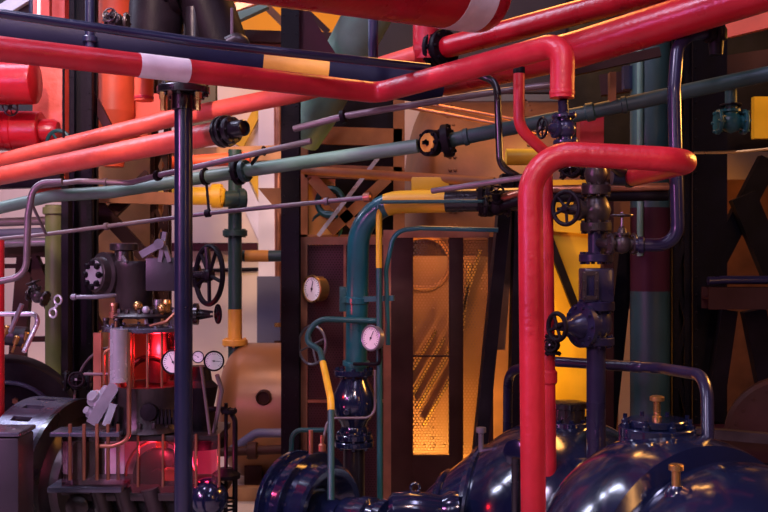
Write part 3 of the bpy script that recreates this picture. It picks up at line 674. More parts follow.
# ================================================================== mesh cabinet
d = 6.55; xl, xm, xr = W(300, 0, d).x, W(391, 0, d).x, W(481, 0, d).x; zt = W(0, 237, d).z
t = thing('mesh_cabinet', 'dark metal cabinet with perforated doors behind the teal pipe', 'cabinet', ((xl+xr)/2, d+.5, 0))
def rect_frame(bm, x0, x1, z0, z1, y, w, th):
    box(bm, (x0+w/2, y, (z0+z1)/2), (w, th, z1-z0)); box(bm, (x1-w/2, y, (z0+z1)/2), (w, th, z1-z0))
    box(bm, ((x0+x1)/2, y, z0+w/2), (x1-x0-2*w, th, w)); box(bm, ((x0+x1)/2, y, z1-w/2), (x1-x0-2*w, th, w))
b = new(); rect_frame(b, xl, xm, .05, zt, d, .05, .05); box(b, (W(345, 0, d).x, d, zt/2), (.018, .04, zt-.1)); box(b, ((xl+xm)/2, d, .95), (xm-xl-.1, .03, .02)); build('side_frame', b, 'copper', t, 'pinkish frame of the left half')
b = new(); box(b, ((xl+xm)/2, d+.02, zt/2), (xm-xl-.06, .006, zt-.1)); build('side_mesh', b, 'meshdark', t)
b = new(); box(b, ((xl+xm)/2, d+.3, zt/2), (xm-xl-.06, .02, zt-.1)); build('back_plate', b, 'darkbrown', t)
b = new(); box(b, ((xl+xr)/2, d+.25, .03), (xr-xl, .55, .06)); build('plinth', b, 'darkbrown', t)
zb = W(0, 455, d).z; zd = W(0, 240, d).z
b = new()
def vbar(xa_, xb_, z0, z1, y=d, th=.05):
    xa_, xb_ = W(xa_, 0, d).x, W(xb_, 0, d).x; box(b, ((xa_+xb_)/2, y, (z0+z1)/2), (xb_-xa_, th, z1-z0), bev=.004)
vbar(391, 413, .05, zt); vbar(449, 463, .05, zt); vbar(488, 493, .05, zt); build('door_frame', b, 'darkbrown', t)
b = new(); box(b, ((xm+xr)/2, d+.0, zt+.02), (xr-xm+.1, .07, .05)); build('top_rail', b, 'copper', t)
b = new(); xa_, xb_ = W(412, 0, d).x, W(450, 0, d).x
box(b, ((xa_+xb_)/2, d, zb/2+.02), (xb_-xa_, .045, zb-.04)); build('kick_panel', b, 'darkbrown', t)
b = new(); box(b, ((xa_+xb_)/2, d, W(0, 356, d).z), (xb_-xa_, .03, .012)); build('glazing_bar', b, 'darkbrown', t)
b = new(); box(b, ((xa_+xb_)/2, d+.01, (zb+zd)/2), (xb_-xa_, .004, zd-zb)); build('door_mesh', b, 'meshgold', t, 'bronze perforated door panel')
xa_, xb_ = W(462, 0, d).x, W(489, 0, d).x
b = new(); box(b, ((xa_+xb_)/2, d+.01, (zb+zd)/2), (xb_-xa_, .004, zd-zb)); build('door_mesh', b, 'meshgold', t, 'narrow bronze perforated panel')
b = new(); box(b, (xm+.04, d+.22, zt/2), (.02, .40, zt-.1)); build('partition', b, 'darkbrown', t)

# tapered stanchion right of the cabinet
t = thing('tapered_stanchion', 'black tapered steel stanchion with a tan web behind the red pipe', 'column', W(500, 400, 6.1)); t.location.z = 0
b = new(); bar(b, W(507, 175, 6.1), W(468, 565, 6.1), .075, .16); build('leg', b, 'blackm', t)
b = new(); bar(b, W(519, 175, 6.1), W(510, 565, 6.1), .06, .16); build('leg', b, 'blackm', t)
b = new(); q = [W(509, 190, 6.16), W(517, 190, 6.16), W(505, 350, 6.16), W(494, 350, 6.16)]
A = [b.verts.new(v) for v in q]; B = [b.verts.new(v+Y*.02) for v in q]; b.faces.new(A); b.faces.new(B[::-1])
for k in range(4): b.faces.new((A[k], B[k], B[(k+1) % 4], A[(k+1) % 4]))
build('web_plate', b, 'boiler', t)

# ================================================================== teal pipe group before the cabinet
pipe('process_main', 'fat teal pipe bending right into a yellow and then a black length', 'pipe', [(356, 370, 5.72), (359, 203, 5.62), (446, 201, 5.5), (520, 199, 5.4)], .062, 'teal', seg=28, R=.33,
     bands=[('x', 388, 445, 'yellow', 'yellow length'), ('x', 446, 519, 'black', 'black length')], flanges=[('x', 484, 1.5, .03, 'blackm', 8), ('x', 490, 1.5, .03, 'blackm', 8)],
     collars=[('y', 299, 1.14, .04, 'teal'), ('y', 362, 1.25, .03, 'teal')])
valve('gate_valve', 'black valve with bolted cover at the yellow pipe right end', W(497, 206, 5.3), X, V((-.1, -.6, .7)), .030, 'blackm', wr=2.0)
pipe('sample_line', 'slim pipe, yellow above and green below, before the teal pipe', 'pipe', [(379, 203, 5.55), (379, 268, 5.55), (380, 505, 5.5)], .016, 'tealdark', bands=[('y', 206, 268, 'yellow', 'yellow length')], R=.05, collars=[('y', 205, 1.5, .03, 'teal')])
pipe('teal_tube', 'thin teal tube bending right over the cabinet top', 'pipe', [(388, 345, 5.6), (386, 270, 5.6), (394, 231, 5.6), (420, 228, 5.6), (498, 230, 5.6)], .0135, 'teal', R=.18)
pipe('teal_tube', 'thin dark tube from the slim pipe top across the yellow pipe', 'pipe', [(381, 202, 5.45), (500, 201, 5.35)], .010, 'tealdark')
pipe('teal_loop', 'thin teal pipe looping left then dropping as a yellow length', 'pipe', [(380, 321, 5.6), (318, 319, 5.6), (303, 340, 5.6), (320, 350, 5.5), (325, 372, 5.3), (331, 400, 4.95), (331, 500, 4.78)], .0165, 'tealdark', R=.10, bands=[('y', 362, 411, 'yellow', 'yellow length')])
b = new(); p = W(345, 299, 5.72); box(b, p+V((0, 0, 0)), (.06, .08, .14), bev=.005); bar(b, W(343, 300, 5.66), W(394, 298, 5.6), .03, .03); solo('pipe_clamp', b, 'tealdark', 'teal clamp bracket gripping the fat teal pipe', 'clamp')
lg = gauge('pressure_gauge', 'large brass gauge with a cream dial on the cabinet mesh', W(312, 289, 6.41), V((-.69, -.73, 0)), .088, 'brass', depth=1.0, hand=.55)
b = new(); p = W(312, 289, 6.41); tube(b, [p+V((.05, .05, 0)), p+V((.05, .13, 0))], .016, 12); build('stem', b, 'brass', lg)
gauge('pressure_gauge', 'steel gauge with a white dial beside the slim teal pipe', W(371, 338, 5.42), V((-.68, -.73, .05)), .070, 'steel', depth=.7, hand=.6)
b = new(); tube(b, fillet([W(376, 338, 5.46), W(380, 350, 5.5), W(380, 364, 5.5), W(354, 364, 5.62)], .03), .010, 10); solo('gauge_bracket', b, 'blackm', 'dark bracket arm holding the steel gauge', 'bracket')
b = new(); wheel(b, W(312, 345, 6.38), V((-.9, -1, .1)), .124, .009, 4, .12); cyl(b, W(312, 345, 6.38), W(312, 345, 6.38)+V((.05, .16, 0)), .012, 10); solo('handwheel', b, 'steel', 'thin steel handwheel hanging beside the cabinet mesh', 'handwheel')
# bulb valve body
c = W(354, 392, 5.7); t = thing('bulb_separator', 'glossy black bulb shaped vessel under the teal pipe', 'vessel', (c.x, c.y, 0))
zz = W(0, 438, 5.7).z
b = new(); lathe(b, (c.x, c.y, zz), Z, [(0, .075), (.04, .085), (.07, .075), (.10, .09), (.14, .115), (.20, .125), (.26, .115), (.32, .085), (.345, .075)], 36); build('bulb', b, 'casing', t)
for z_, rr in ((zz+.375, .115), (zz+.01, .105), (zz-.03, .115)):
    b = new(); flange(b, (c.x, c.y, z_), Z, rr, .032, 8, .012); build('flange', b, 'casing', t)
b = new(); cyl(b, (c.x, c.y, 0), (c.x, c.y, zz-.03), .062, 24); build('stand', b, 'black', t)
b = new(); p = W(347, 412, 5.58); lathe(b, p, -Y, [(-.05, .015), (.02, .02), (.035, .012), (.035, 0)], 14); build('plug', b, 'casing', t)
pipe('drain_tube', 'thin grey tube looping under the black bulb vessel', 'pipe', [(375, 370, 5.45), (375, 418, 5.45), (328, 418, 5.4), (322, 445, 5.35)], .007, 'pipegrey', R=.06, seg=10)
pipe('drain_tube', 'dark green tube bending beside the centre pump flange', 'pipe', [(332, 430, 5.75), (292, 430, 5.75), (289, 520, 5.75)], .014, 'tealdark', R=.06)

# ================================================================== centre pump
c = W(318, 512, 5.2); ax = V((.80, -.60, 0)).normalized(); t = thing('centrifugal_pump', 'glossy black flanged pump with an open throat on the floor', 'pump', (c.x, c.y, 0))
o_ = c-ax*.20
b = new(); lathe(b, o_, ax, [(-.02, .20), (0, .27), (.03, .29), (.05, .29), (.06, .255), (.10, .265), (.11, .285), (.145, .285), (.155, .26), (.20, .255), (.28, .25), (.295, .235), (.29, .20), (.24, .17), (.20, .12), (.20, .05)], 52); build('volute', b, 'casing', t)
b = new(); flange(b, o_+ax*.17, ax, .305, .028, 18, .012); build('flange', b, 'casing', t)
b = new(); flange(b, o_+ax*.035, ax, .30, .028, 18, .012); build('flange', b, 'casing', t)
b = new(); lathe(b, o_+ax*.20, ax, [(0, .11), (.05, .10), (.10, .085), (.16, .08)], 28); build('shaft_boss', b, 'casing', t)
b = new(); box(b, (c.x, c.y, .16), (.45, .40, .32), bev=.02); build('pedestal', b, 'black', t)
b = new(); tube(b, [c-ax*.05+Z*.26, c-ax*.05+Z*.42], .012, 12); build('oil_pipe', b, 'copper', t)
b = new(); p = W(322, 447, 5.15); lathe(b, p-Z*.02, Z, [(0, .02), (.03, .02), (.04, .01), (.08, .01)], 12); build('cock', b, 'copper', t)
c2 = c+ax*.40; t = thing('shaft_coupling', 'glossy black stepped shaft coupling right of the open pump', 'coupling', (c2.x, c2.y, .4))
b = new(); lathe(b, c+ax*.16, ax, [(0, .075), (.03, .105), (.13, .115), (.14, .125), (.19, .125), (.20, .105), (.25, .10), (.26, .13), (.30, .13), (.31, .09), (.40, .085), (.40, 0)], 36); build('barrel', b, 'casing', t)
b = new(); bolts(b, c+ax*.46, ax, .11, 8, .012, .02); build('bolt_ring', b, 'casing', t)
c3 = W(415, 510, 4.9); t = thing('bearing_block', 'oily iron bearing block between the coupling and the left casing', 'bearing', (c3.x, c3.y, 0))
b = new(); lathe(b, c3-X*.13, X, [(0, .06), (.02, .085), (.10, .095), (.18, .085), (.26, .07), (.30, .09), (.34, .09)], 28); build('housing', b, 'casing', t)
b = new(); box(b, (c3.x, c3.y, .27), (.2, .2, .52)); build('pedestal', b, 'black', t)
b = new(); ring(b, c3+Z*.11, Y, .022, .006, 18, 8); lathe(b, c3+Z*.07, Z, [(0, .03), (.02, .03), (.025, .015)], 12); build('eye_bolt', b, 'casing', t)

# ================================================================== big casings
def casing(name, label, c, ax, prof, pedestal):
    t = thing(name, label, 'turbine', (c.x, c.y, 0)); b = new(); lathe(b, c, ax, prof, 96)
    bmesh.ops.bisect_plane(b, geom=b.verts[:]+b.edges[:]+b.faces[:], plane_co=(0, 0, .01), plane_no=(0, 0, 1), clear_inner=True)   # the casings stand half sunk in their floor pits
    build('shell', b, 'casing', t)
    return t
def smooth_prof(keys, n=6):
    out = []
    for i in range(len(keys)-1):
        p0 = keys[max(0, i-1)]; p1 = keys[i]; p2 = keys[i+1]; p3 = keys[min(len(keys)-1, i+2)]
        for k in range(n):
            u = k/n
            out.append(tuple(.5*((2*p1[j])+(-p0[j]+p2[j])*u+(2*p0[j]-5*p1[j]+4*p2[j]-p3[j])*u*u+(-p0[j]+3*p1[j]-3*p2[j]+p3[j])*u**3) for j in range(2)))
    return out+[keys[-1]]
def sphere_hit(c, r, px, py):
    o = V((0, 0, EYE)); dv = (W(px, py, 1)-o).normalized(); oc = o-c
    bb = oc.dot(dv); disc = bb*bb-(oc.dot(oc)-r*r); k = -bb-math.sqrt(max(0, disc)); return o+dv*k
def arc_prof(r, t0, t1, n=14): return [(t0+(t1-t0)*k/n, math.sqrt(max(0, r*r-(t0+(t1-t0)*k/n)**2))) for k in range(n+1)]
ax1 = V((1, -.32, 0)).normalized()
RA = .68; CA = W(550, 546, 5.2)
ta = casing('turbine_casing', 'left glossy blue black domed casing behind the tall red pipe', CA, ax1,
       [(-.78, .03), (-.77, .10)]+smooth_prof([(-.755, .13), (-.66, .25), (-.585, .325)], 5)+[(-.58, .345), (-.56, .36), (-.545, .355), (-.54, .345)]+smooth_prof([(-.53, .365), (-.46, .425), (-.405, .468)], 4)+[(-.40, .487), (-.375, .50), (-.36, .495), (-.355, .485)]+smooth_prof([(-.34, .505), (-.23, .585), (-.10, .645), (.05, .675), (.20, .665), (.36, .59), (.50, .45), (.58, .28), (.62, .05)], 6), .4)
ax2 = V((.42, -.91, 0)).normalized()
RB = .57; CB = W(676, 576, 4.0)
tb = casing('turbine_casing', 'right glossy blue black casing with two rounded lobes', CB, ax2,
       [(-.55, .05)]+arc_prof(RB, -.54, .16)+[(.175, .515), (.19, .475), (.205, .465), (.22, .475)]+[(.36+k*.03, math.sqrt(.515**2-(k*.03)**2)) for k in range(-4, 17)]+[(.87, .02)], .4)
LB = CB+ax2*.36; RL = .515
b = new(); p = sphere_hit(CA, RA, 519, 452); nv = (p-CA).normalized(); lathe(b, p, V((-.6, -.8, .1)), [(-.06, .06), (.03, .065), (.05, .06), (.055, .035), (.055, 0)], 24); build('inspection_cap', b, 'casing', ta)
pipe('drain_pipe', 'short black upright tube before the left domed casing', 'pipe', [(516, 458, 4.38), (516, 620, 4.38)], .020, 'black')
p = W(481, 437, 5.25); b = new(); lathe(b, p-Z*.10, Z, [(0, .014), (.12, .014), (.125, .027), (.15, .027)], 12); build('plug_bolt', b, 'steel', ta)
b = new(); p = sphere_hit(CA, RA, 549, 447); ball(b, p, .026, 14, 8); build('brass_plug', b, 'brass', ta)
p = W(568, 424, 5.1); t = thing('flanged_neck', 'black bolted neck with a round cap on top of the left casing', 'flange', p-Z*.06)
b = new(); lathe(b, p-Z*.10, Z, [(0, .15), (.05, .12), (.10, .10)], 28); build('neck', b, 'casing', t)
b = new(); flange(b, p+Z*.005, Z, .125, .03, 10, .013); build('flange', b, 'casing', t)
b = new(); lathe(b, p+Z*.02, Z, [(0, .085), (.06, .085), (.065, .095), (.09, .095), (.095, .08), (.10, 0)], 28); build('cap', b, 'black', t)
p = W(657, 431, 4.1); t = thing('flanged_neck', 'broad bolted flange with a brass plug on top of the right casing', 'flange', p-Z*.06)
b = new(); lathe(b, p-Z*.10, Z, [(0, .20), (.03, .175), (.06, .155), (.10, .15)], 36); build('neck', b, 'casing', t)
b = new(); flange(b, p+Z*.0, Z, .155, .04, 0); build('flange', b, 'casing', t)
b = new(); flange(b, p+Z*.035, Z, .12, .03, 0); build('cover', b, 'casing', t)
for k in range(8):
    a = 2*math.pi*k/8+.2; q = p+V((math.cos(a)*.135, math.sin(a)*.135, .02)); b = new()
    lathe(b, q, Z, [(0, .016), (.016, .016), (.018, .009), (.04, .009)], 6); build('stud', b, 'casing', t)
b = new(); lathe(b, p+Z*.04, Z, [(0, .02), (.02, .02), (.022, .014), (.08, .014), (.085, .030), (.10, .030), (.105, .02)], 14); build('brass_plug', b, 'brass', t)
p = sphere_hit(LB, RL, 676, 488); t = thing('grease_cup', 'brass topped grease cup on the front lobe of the right casing', 'fitting', p)
b = new(); lathe(b, p-Z*.03, Z, [(0, .045), (.02, .040), (.04, .024)], 16); build('base', b, 'casing', t)
b = new(); lathe(b, p, Z, [(0, .016), (.060, .016), (.065, .027), (.083, .027), (.087, .02)], 14); build('cup', b, 'brass', t)
# loop pipe
pipe('loop_pipe', 'dark pipe arching over the right casing to a flange', 'pipe', [(507, 470, 5.85), (508, 372, 5.6), (545, 361, 5.2), (660, 368, 4.7), (707, 376, 4.2), (708, 470, 3.98)], .0265, 'violet', R=.19, seg=20,
     flanges=[('y', 462, 2.3, .03, 'casing', 8)], collars=[('x', 636, 1.1, .06, 'violet')])
p = W(708, 472, 3.98); b = new(); lathe(b, p-Z*.10, Z, [(0, .10), (.05, .08), (.10, .062)], 24); build('outlet_boss', b, 'casing', tb)

# ================================================================== valve stack
d = 4.75; xs = 596
t = thing('valve_stack', 'upright stack of dark flanged valve bodies before the yellow screen', 'valve', W(xs, 470, d))
def zc_(y): return W(xs, y, d)
def seg_(nm, y0, y1, prof_r, m='iron', n=24):
    a, e = zc_(y1), zc_(y0); h = e.z-a.z; b = new()
    lathe(b, a, Z, [(h*k/(len(prof_r)-1), S(r_, d)) for k, r_ in enumerate(prof_r)], n); return build(nm, b, m, t)
def flg(y, r_, th=10, m='iron', nb=8):
    b = new(); flange(b, zc_(y), Z, S(r_, d), S(th, d), nb, S(2.0, d)); return build('flange', b, m, t)
seg_('riser_pipe', 342, 475, (9.5, 9.5), 'violet')
flg(341, 18, 8, 'violet'); seg_('lower_body', 308, 338, (10, 15, 16, 15, 11), 'violet'); flg(306, 18.5, 9, 'violet')
b = new(); p = zc_(285); box(b, p, (S(30, d), S(30, d), S(34, d)), bev=.012); sb = build('sight_box', b, 'violet', t)
b = new(); q = p+V((-S(9, d), -S(16, d), 0)); rect_frame(b, q.x-S(8, d), q.x+S(8, d), q.z-S(14, d), q.z+S(14, d), q.y, S(4, d), S(3, d)); rivets(b, (q.x-S(6, d), q.y-S(1.5, d), q.z-S(12, d)), (q.x-S(6, d), q.y-S(1.5, d), q.z+S(12, d)), 4, .007); rivets(b, (q.x+S(6, d), q.y-S(1.5, d), q.z-S(12, d)), (q.x+S(6, d), q.y-S(1.5, d), q.z+S(12, d)), 4, .007); build('window_plate', b, 'iron', sb)
flg(258, 17, 8, 'violet'); seg_('middle_pipe', 228, 258, (8, 8), 'violet'); flg(227, 15.5, 9)
seg_('upper_body', 196, 224, (9, 13, 15, 13, 9)); flg(190, 14.5, 10); seg_('top_neck', 160, 188, (8, 10, 12, 10, 9))
b = new(); p = zc_(210); lathe(b, p-X*S(8, d), V((-1, -.25, 0)), [(0, S(9, d)), (S(9, d), S(9, d)), (S(9, d), S(11, d)), (S(12, d), S(11, d)), (S(12, d), S(6, d)), (S(20, d), S(5, d)), (S(33, d), S(2.2, d))], 20); bn = build('side_bonnet', b, 'iron', t)
b = new(); wheel(b, W(566, 208, 4.62), V((-.75, -.66, 0)), S(16, d), S(2.2, d), 5); build('handwheel', b, 'blackm', bn)
b = new(); p = zc_(325); av = V((-.86, -.5, 0)).normalized(); lathe(b, p, av, [(0, S(15, d)), (S(16, d), S(15, d)), (S(16, d), S(22, d)), (S(21, d), S(22, d)), (S(22, d), S(13, d)), (S(30, d), S(9, d)), (S(34, d), S(6, d)), (S(48, d), S(4, d))], 30); bolts(b, p+av*S(21, d), av, S(18.5, d), 10, S(1.8, d), S(3, d)); sc_ = build('side_cover', b, 'violet', t)
b = new(); wheel(b, p+av*S(50, d), av, S(13, d), S(2.4, d), 4); build('handwheel', b, 'blackm', sc_)
b = new(); tube(b, fillet([W(598, 165, d), W(606, 158, d), W(622, 172, 4.85)], .03), S(6, d), 16); build('top_outlet', b, 'iron', t)
pipe('blue_coupling', 'round dark blue coupling at the red arm far end', 'fitting', [(612, 176, 4.9), (634, 177, 4.9)], .046, 'navy', flanges=[('x', 629, 1.15, .03, 'navy', 8)])
# side valve to violet pipe
valve('globe_valve', 'iron valve with a flat handwheel joining the stack and violet pipe', W(622, 244, 4.55), X, Z, .026, 'iron', wr=2.9, stem_len=5.0)
b = new(); tube(b, [W(600, 243, 4.72), W(613, 244, 4.58)], .024, 14); solo('pipe_stub', b, 'iron', 'short iron stub between the valve stack and side valve', 'pipe')
# small handwheel behind elbow
valve('gate_valve', 'dark valve with a handwheel behind the red bend', W(573, 170, 5.1), X, V((-.35, -1, .1)), .026, 'blackm', wr=2.9)
valve('gate_valve', 'small dark valve low behind the red riser', W(553, 345, 4.70), Z, V((-.4, -1, .1)), .020, 'blackm', wr=2.4)
for k, (y0, y1) in enumerate(((190, 187), (198, 196))):
    pipe('service_pipe', ['upper of two dark service pipes crossing behind the red bend', 'lower of two dark service pipes crossing behind the red bend'][k], 'pipe', [(500, y0+9, 5.28), (530, y0, 5.1), (668, y1, 5.1)], (.022, .024)[k], ('copper', 'blackm')[k])

# ================================================================== right-hand dark structures
t = thing('green_column_tank', 'tall dark green cylindrical tank with a maroon middle', 'tank', W(650, 256, 6.0)); t.location.z = 0
cx = t.location.x
za, zb_ = W(0, 291, 6.0).z, W(0, 208, 6.0).z
for nm, z0, z1, mm in (('lower_shell', 0, za, 'darkgreen'), ('middle_shell', za, zb_, 'maroon'), ('upper_shell', zb_, 4.4, 'darkgreen')):
    b = new(); cyl(b, (cx, 6.0, z0), (cx, 6.0, z1), .117, 36); build(nm, b, mm, t)
b = new(); cyl(b, (cx-.085, 5.9, 1.9), (cx-.085, 5.9, 4.4), .018, 12); build('side_tube', b, 'greygreen', t)
strut('dark_stanchion', 'black slanting stanchion left of the dark green tank', W(626, 240, 6.35), W(594, 540, 6.35), .10, .12, 'blackm', 'column')
strut('dark_stanchion', 'slim dark post close behind the valve stack', W(607, 180, 6.2), W(607, 560, 6.2), .06, .1, 'darkbrown', 'column')
lattice_column('lattice_column', 'black riveted lattice column right of the dark green tank', 673, 690, 6.2, 0, 5.2, .14, lace=True)
b = new(); p = W(704, 256, 6.5); ibeam(b, (p.x, 6.5, 0), (p.x, 6.5, 5.2), .22, .24, .02); rivets(b, (p.x-.09, 6.37, .2), (p.x-.09, 6.37, 5), 44, .01); solo('steel_column', b, 'blackm', 'broad black steel column right of the lattice column', 'column')
b = new(); box(b, (W(725, 0, 7.6).x, 7.6, 3.75), (2.4, .12, 2.1)); solo('dark_backing', b, 'blackm', 'dark sheet added to darken the space high behind the right columns', 'panel')  # dark sheets added to keep the high background dark
b = new(); box(b, (W(40, 0, 8.5).x, 8.5, 4.2), (3.0, .1, 2.4)); solo('dark_backing', b, 'ceiling', 'dark sheet added to darken the space high behind the red drums', 'panel')  # added to cover the bright wall between the drums
b = new(); box(b, (W(510, 0, 8.6).x, 8.6, 4.45), (2.5, .1, 2.3)); solo('dark_backing', b, 'ceiling', 'dark sheet added to darken the space high behind the riveted boiler', 'panel')  # added to cover the bright wall over the boiler
b = new(); box(b, (W(750, 0, 10.5).x, 10.5, 1.35), (1.5, .08, 2.7)); solo('sheet_screen', b, 'boiler', 'orange brown sheet added behind the braces at the right edge', 'panel')  # sheet added to give the wall here an orange brown tone
strut('cross_beam', 'brown level cross beam at the right picture edge', W(705, 298, 6.0), W(800, 298, 6.0), .13, .14, 'darkbrown', 'beam', ib=True)
pipe('cross_rail', 'violet rail tube just above the brown cross beam', 'rail', [(708, 281, 6.0), (724, 280, 6.0), (800, 280, 6.0)], .026, 'violet')
strut('dark_brace', 'dark brace slanting steeply under the cross beam', W(728, 310, 6.3), W(712, 420, 6.3), .10, .08, 'blackm', 'brace')
strut('dark_brace', 'broad dark brace at the lower right edge under the beam', W(753, 310, 6.3), W(775, 420, 6.3), .14, .08, 'blackm', 'brace')
strut('dark_brace', 'long dark brace slanting up right above the cross beam', W(706, 280, 6.9), W(768, 160, 6.9), .13, .08, 'blackm', 'brace')
strut('dark_brace', 'dark brace slanting down right above the cross beam', W(742, 196, 6.8), W(775, 275, 6.8), .17, .08, 'blackm', 'brace')
strut('dark_beam', 'dark beam sloping under the big red header at upper right', W(570, 72, 5.5), W(660, 52, 5.4), .05, .06, 'darkbrown', 'beam')
strut('dark_beam', 'dark level beam behind the dark green pipe at upper right', W(600, 86, 6.9), W(800, 56, 6.6), .14, .10, 'darkbrown', 'beam')
pipe('amber_tube', 'thin brass tube high at the right edge below the valve', 'pipe', [(694, 153, 5.9), (735, 152, 5.9), (800, 146, 5.8)], .009, 'brass', seg=8)
valve('gate_valve', 'dark teal valve on the pipe high at the right edge', W(731, 122, 5.4), X, Z, .035, 'tealdark', 'blackm', wr=2.4, stem_len=2.6)
pipe('dark_green_drop', 'short dark green pipe rising from the high right valve', 'pipe', [(731, 118, 5.4), (731, 80, 5.4), (733, 80, 4.8)], .032, 'darkgreen', R=.06)
b = new(); q = W(612, 92, 5.6); box(b, W(612, 90, 4.92), (.03, .05, .17)); solo('pipe_bracket', b, 'brown', 'brown bracket hanging over the dark green pipe', 'bracket')
b = new(); box(b, W(627, 78, 6.0), (.05, .06, .14)); solo('blue_bracket', b, 'navy', 'small blue bracket above the dark green pipe', 'bracket')
# warm pieces at the top right
b = new(); box(b, W(775, 118, 7.2), (.32, .06, .30)); t = solo('amber_glow_plate', b, 'yellow', 'yellow plate standing for the amber glow behind the right edge valve', 'plate')  # amber glow behind the valve put into a yellow plate
b = new(); bar(b, W(728, 30, 5.6), W(800, 12, 5.3), .09, .05); solo('orange_strip', b, 'orange', 'orange flat bar under the big red header at the right edge', 'bar')
light('amber_corner', 'SPOT', (2.95, 5.9, 4.4), (2.85, 7.1, 2.9), 90, (1, .55, .12), .1, angle=60)
# lower right guard
c = W(790, 438, 5.4); t = thing('wheel_guard', 'dark riveted round wheel guard at the lower right edge', 'guard', (c.x, c.y, 0))
b = new(); lathe(b, c-Y*.0, V((-.35, -1, 0)), [(0, .33), (.02, .34), (.10, .34), (.12, .32), (.125, .25), (.16, 0)], 48); build('drum', b, 'darkbrown', t)
b = new(); bolts(b, c+V((-.35, -1, 0)).normalized()*.115, V((-.35, -1, 0)), .285, 22, .012, .01); build('rivet_ring', b, 'darkbrown', t)
b = new(); box(b, (c.x, c.y, W(0, 432, 5.4).z/2), (.5, .2, W(0, 432, 5.4).z-.3)); build('stand', b, 'blackm', t)
strut('machine_rail', 'dark machine rail above the lower right corner', W(696, 432, 5.2), W(800, 441, 5.0), .05, .06, 'iron', 'rail')
strut('machine_rail', 'lower iron machine rail at the right edge beside the casing', W(716, 462, 4.95), W(800, 482, 4.7), .05, .06, 'iron', 'rail')
b = new(); p = W(752, 500, 5.5); box(b, (p.x, 5.8, .45), (.62, .3, .9)); solo('machine_bed', b, 'maroon', 'dark machine bed under the lower right rails', 'machine')

# ================================================================== glass engine
d = 5.2
def E(px, py, dd=0.): return W(px, py, d+dd)
def e(px): return S(px, d)
t = thing('steam_engine', 'small iron engine with red lit glass guards behind the round column', 'engine', E(150, 512)); t.location.z = 0
def epart(nm, bm, m, par=None, label=None): return build(nm, bm, m, par or t, label)
# upper cylinder
b = new(); lathe(b, E(134, 316), Z, [(0, e(17)), (e(4), e(18)), (e(48), e(20)), (e(52), e(21)), (e(55), e(20)), (e(55), 0)], 40); cyl_o = epart('cylinder', b, 'iron')
b = new(); lathe(b, E(124, 262), Z, [(0, e(10)), (e(11), e(9)), (e(12), e(14)), (e(18), e(14)), (e(19), e(12)), (e(19), 0)], 28); epart('cylinder_cap', b, 'iron')
b = new(); av = V((-.66, -.75, .03)).normalized(); p = E(104, 275); lathe(b, p-av*e(20), av, [(0, e(18)), (e(10), e(20)), (e(14), e(23)), (e(22), e(23)), (e(23), e(18)), (e(30), e(17)), (e(31), e(15)), (e(31), 0)], 36); cov = epart('side_cover', b, 'iron')
b = new(); bolts(b, p+av*e(11), av, e(12), 8, e(3.2), e(5)); epart('cover_bolts', b, 'blackm', cov)
b = new(); lathe(b, p+av*e(10.6), av, [(0, e(14.5)), (e(1.6), e(14.5))], 24); epart('cover_plate', b, 'palemetal', cov)
b = new(); box(b, E(166, 274, -.02), (e(34), e(30), e(33)), bev=.008); epart('valve_chest', b, 'greybox')
b = new(); tube(b, [E(72, 297, -.1), E(76, 297, -.1)], e(3.2), 14); tube(b, [E(74, 297, -.1), E(96, 297, -.1), E(116, 295, -.05)], e(2.2), 12); ball(b, E(73, 297, -.1), e(3), 12, 8); epart('lever_handle', b, 'steel')
b = new(); tube(b, [E(122, 256, -.12), E(126, 262, -.12)], e(2), 8); bar(b, E(141, 255, -.1), E(162, 243, -.1), e(7), e(6)); bar(b, E(160, 262, -.1), E(165, 232, -.1), e(4), e(5)); bar(b, E(165, 246, -.1), E(170, 262, -.1), e(4), e(5)); lathe(b, E(160, 244, -.13), -Y, [(-.02, e(5)), (.03, e(5))], 16); epart('rocker_linkage', b, 'steel')
b = new(); tube(b, [E(165, 232, .05), E(165, 262, .05)], e(5), 12); epart('valve_spindle', b, 'iron')
for (xx, y0, y1, rr, mm) in ((114, 303, 318, 5, 'copper'), (118, 318, 330, 6, 'iron'), (106, 318, 332, 4, 'iron'), (158, 300, 330, 5, 'steel'), (150, 318, 332, 6, 'iron'), (167, 300, 318, 5, 'brass'), (172, 316, 332, 5, 'steel')):
    b = new(); lathe(b, E(xx, y1, -.08), Z, [(0, e(rr)), (e((y1-y0)*.4), e(rr)), (e((y1-y0)*.45), e(rr*.7)), (e((y1-y0)*.8), e(rr*.7)), (e((y1-y0)*.82), e(rr*.9)), (e(y1-y0), e(rr*.8))], 14); epart('fitting', b, mm)
b = new(); lathe(b, E(146, 317, -.03), Z, [(0, e(31)), (e(2), e(33)), (e(4), e(31)), (e(10), e(16))], 36); bolts(b, E(146, 313, -.03), Z, e(28), 14, e(2.2), e(5)); epart('entablature', b, 'iron')
for (xx, yy, dd, kk) in ((138, 306, -.14, 5), (146, 310, -.16, 4), (162, 308, -.14, 5), (176, 312, -.1, 4)):
    b = new(); ball(b, E(xx, yy, dd), e(kk), 14, 8); cyl(b, E(xx, yy, dd), E(xx, yy+14, dd), e(1.6), 8); epart('oil_cup', b, 'brass' if kk == 5 else 'bright')
b = new(); tube(b, fillet([E(116, 322, -.12), E(116, 346, -.2), E(104, 352, -.2), E(104, 384, -.2)], .03), e(1.4), 8); epart('oil_pipe', b, 'copper'); b = new(); tube(b, fillet([E(150, 326, -.2), E(166, 322, -.2), E(180, 308, -.15)], .03), e(1.6), 8); epart('oil_pipe', b, 'copper')
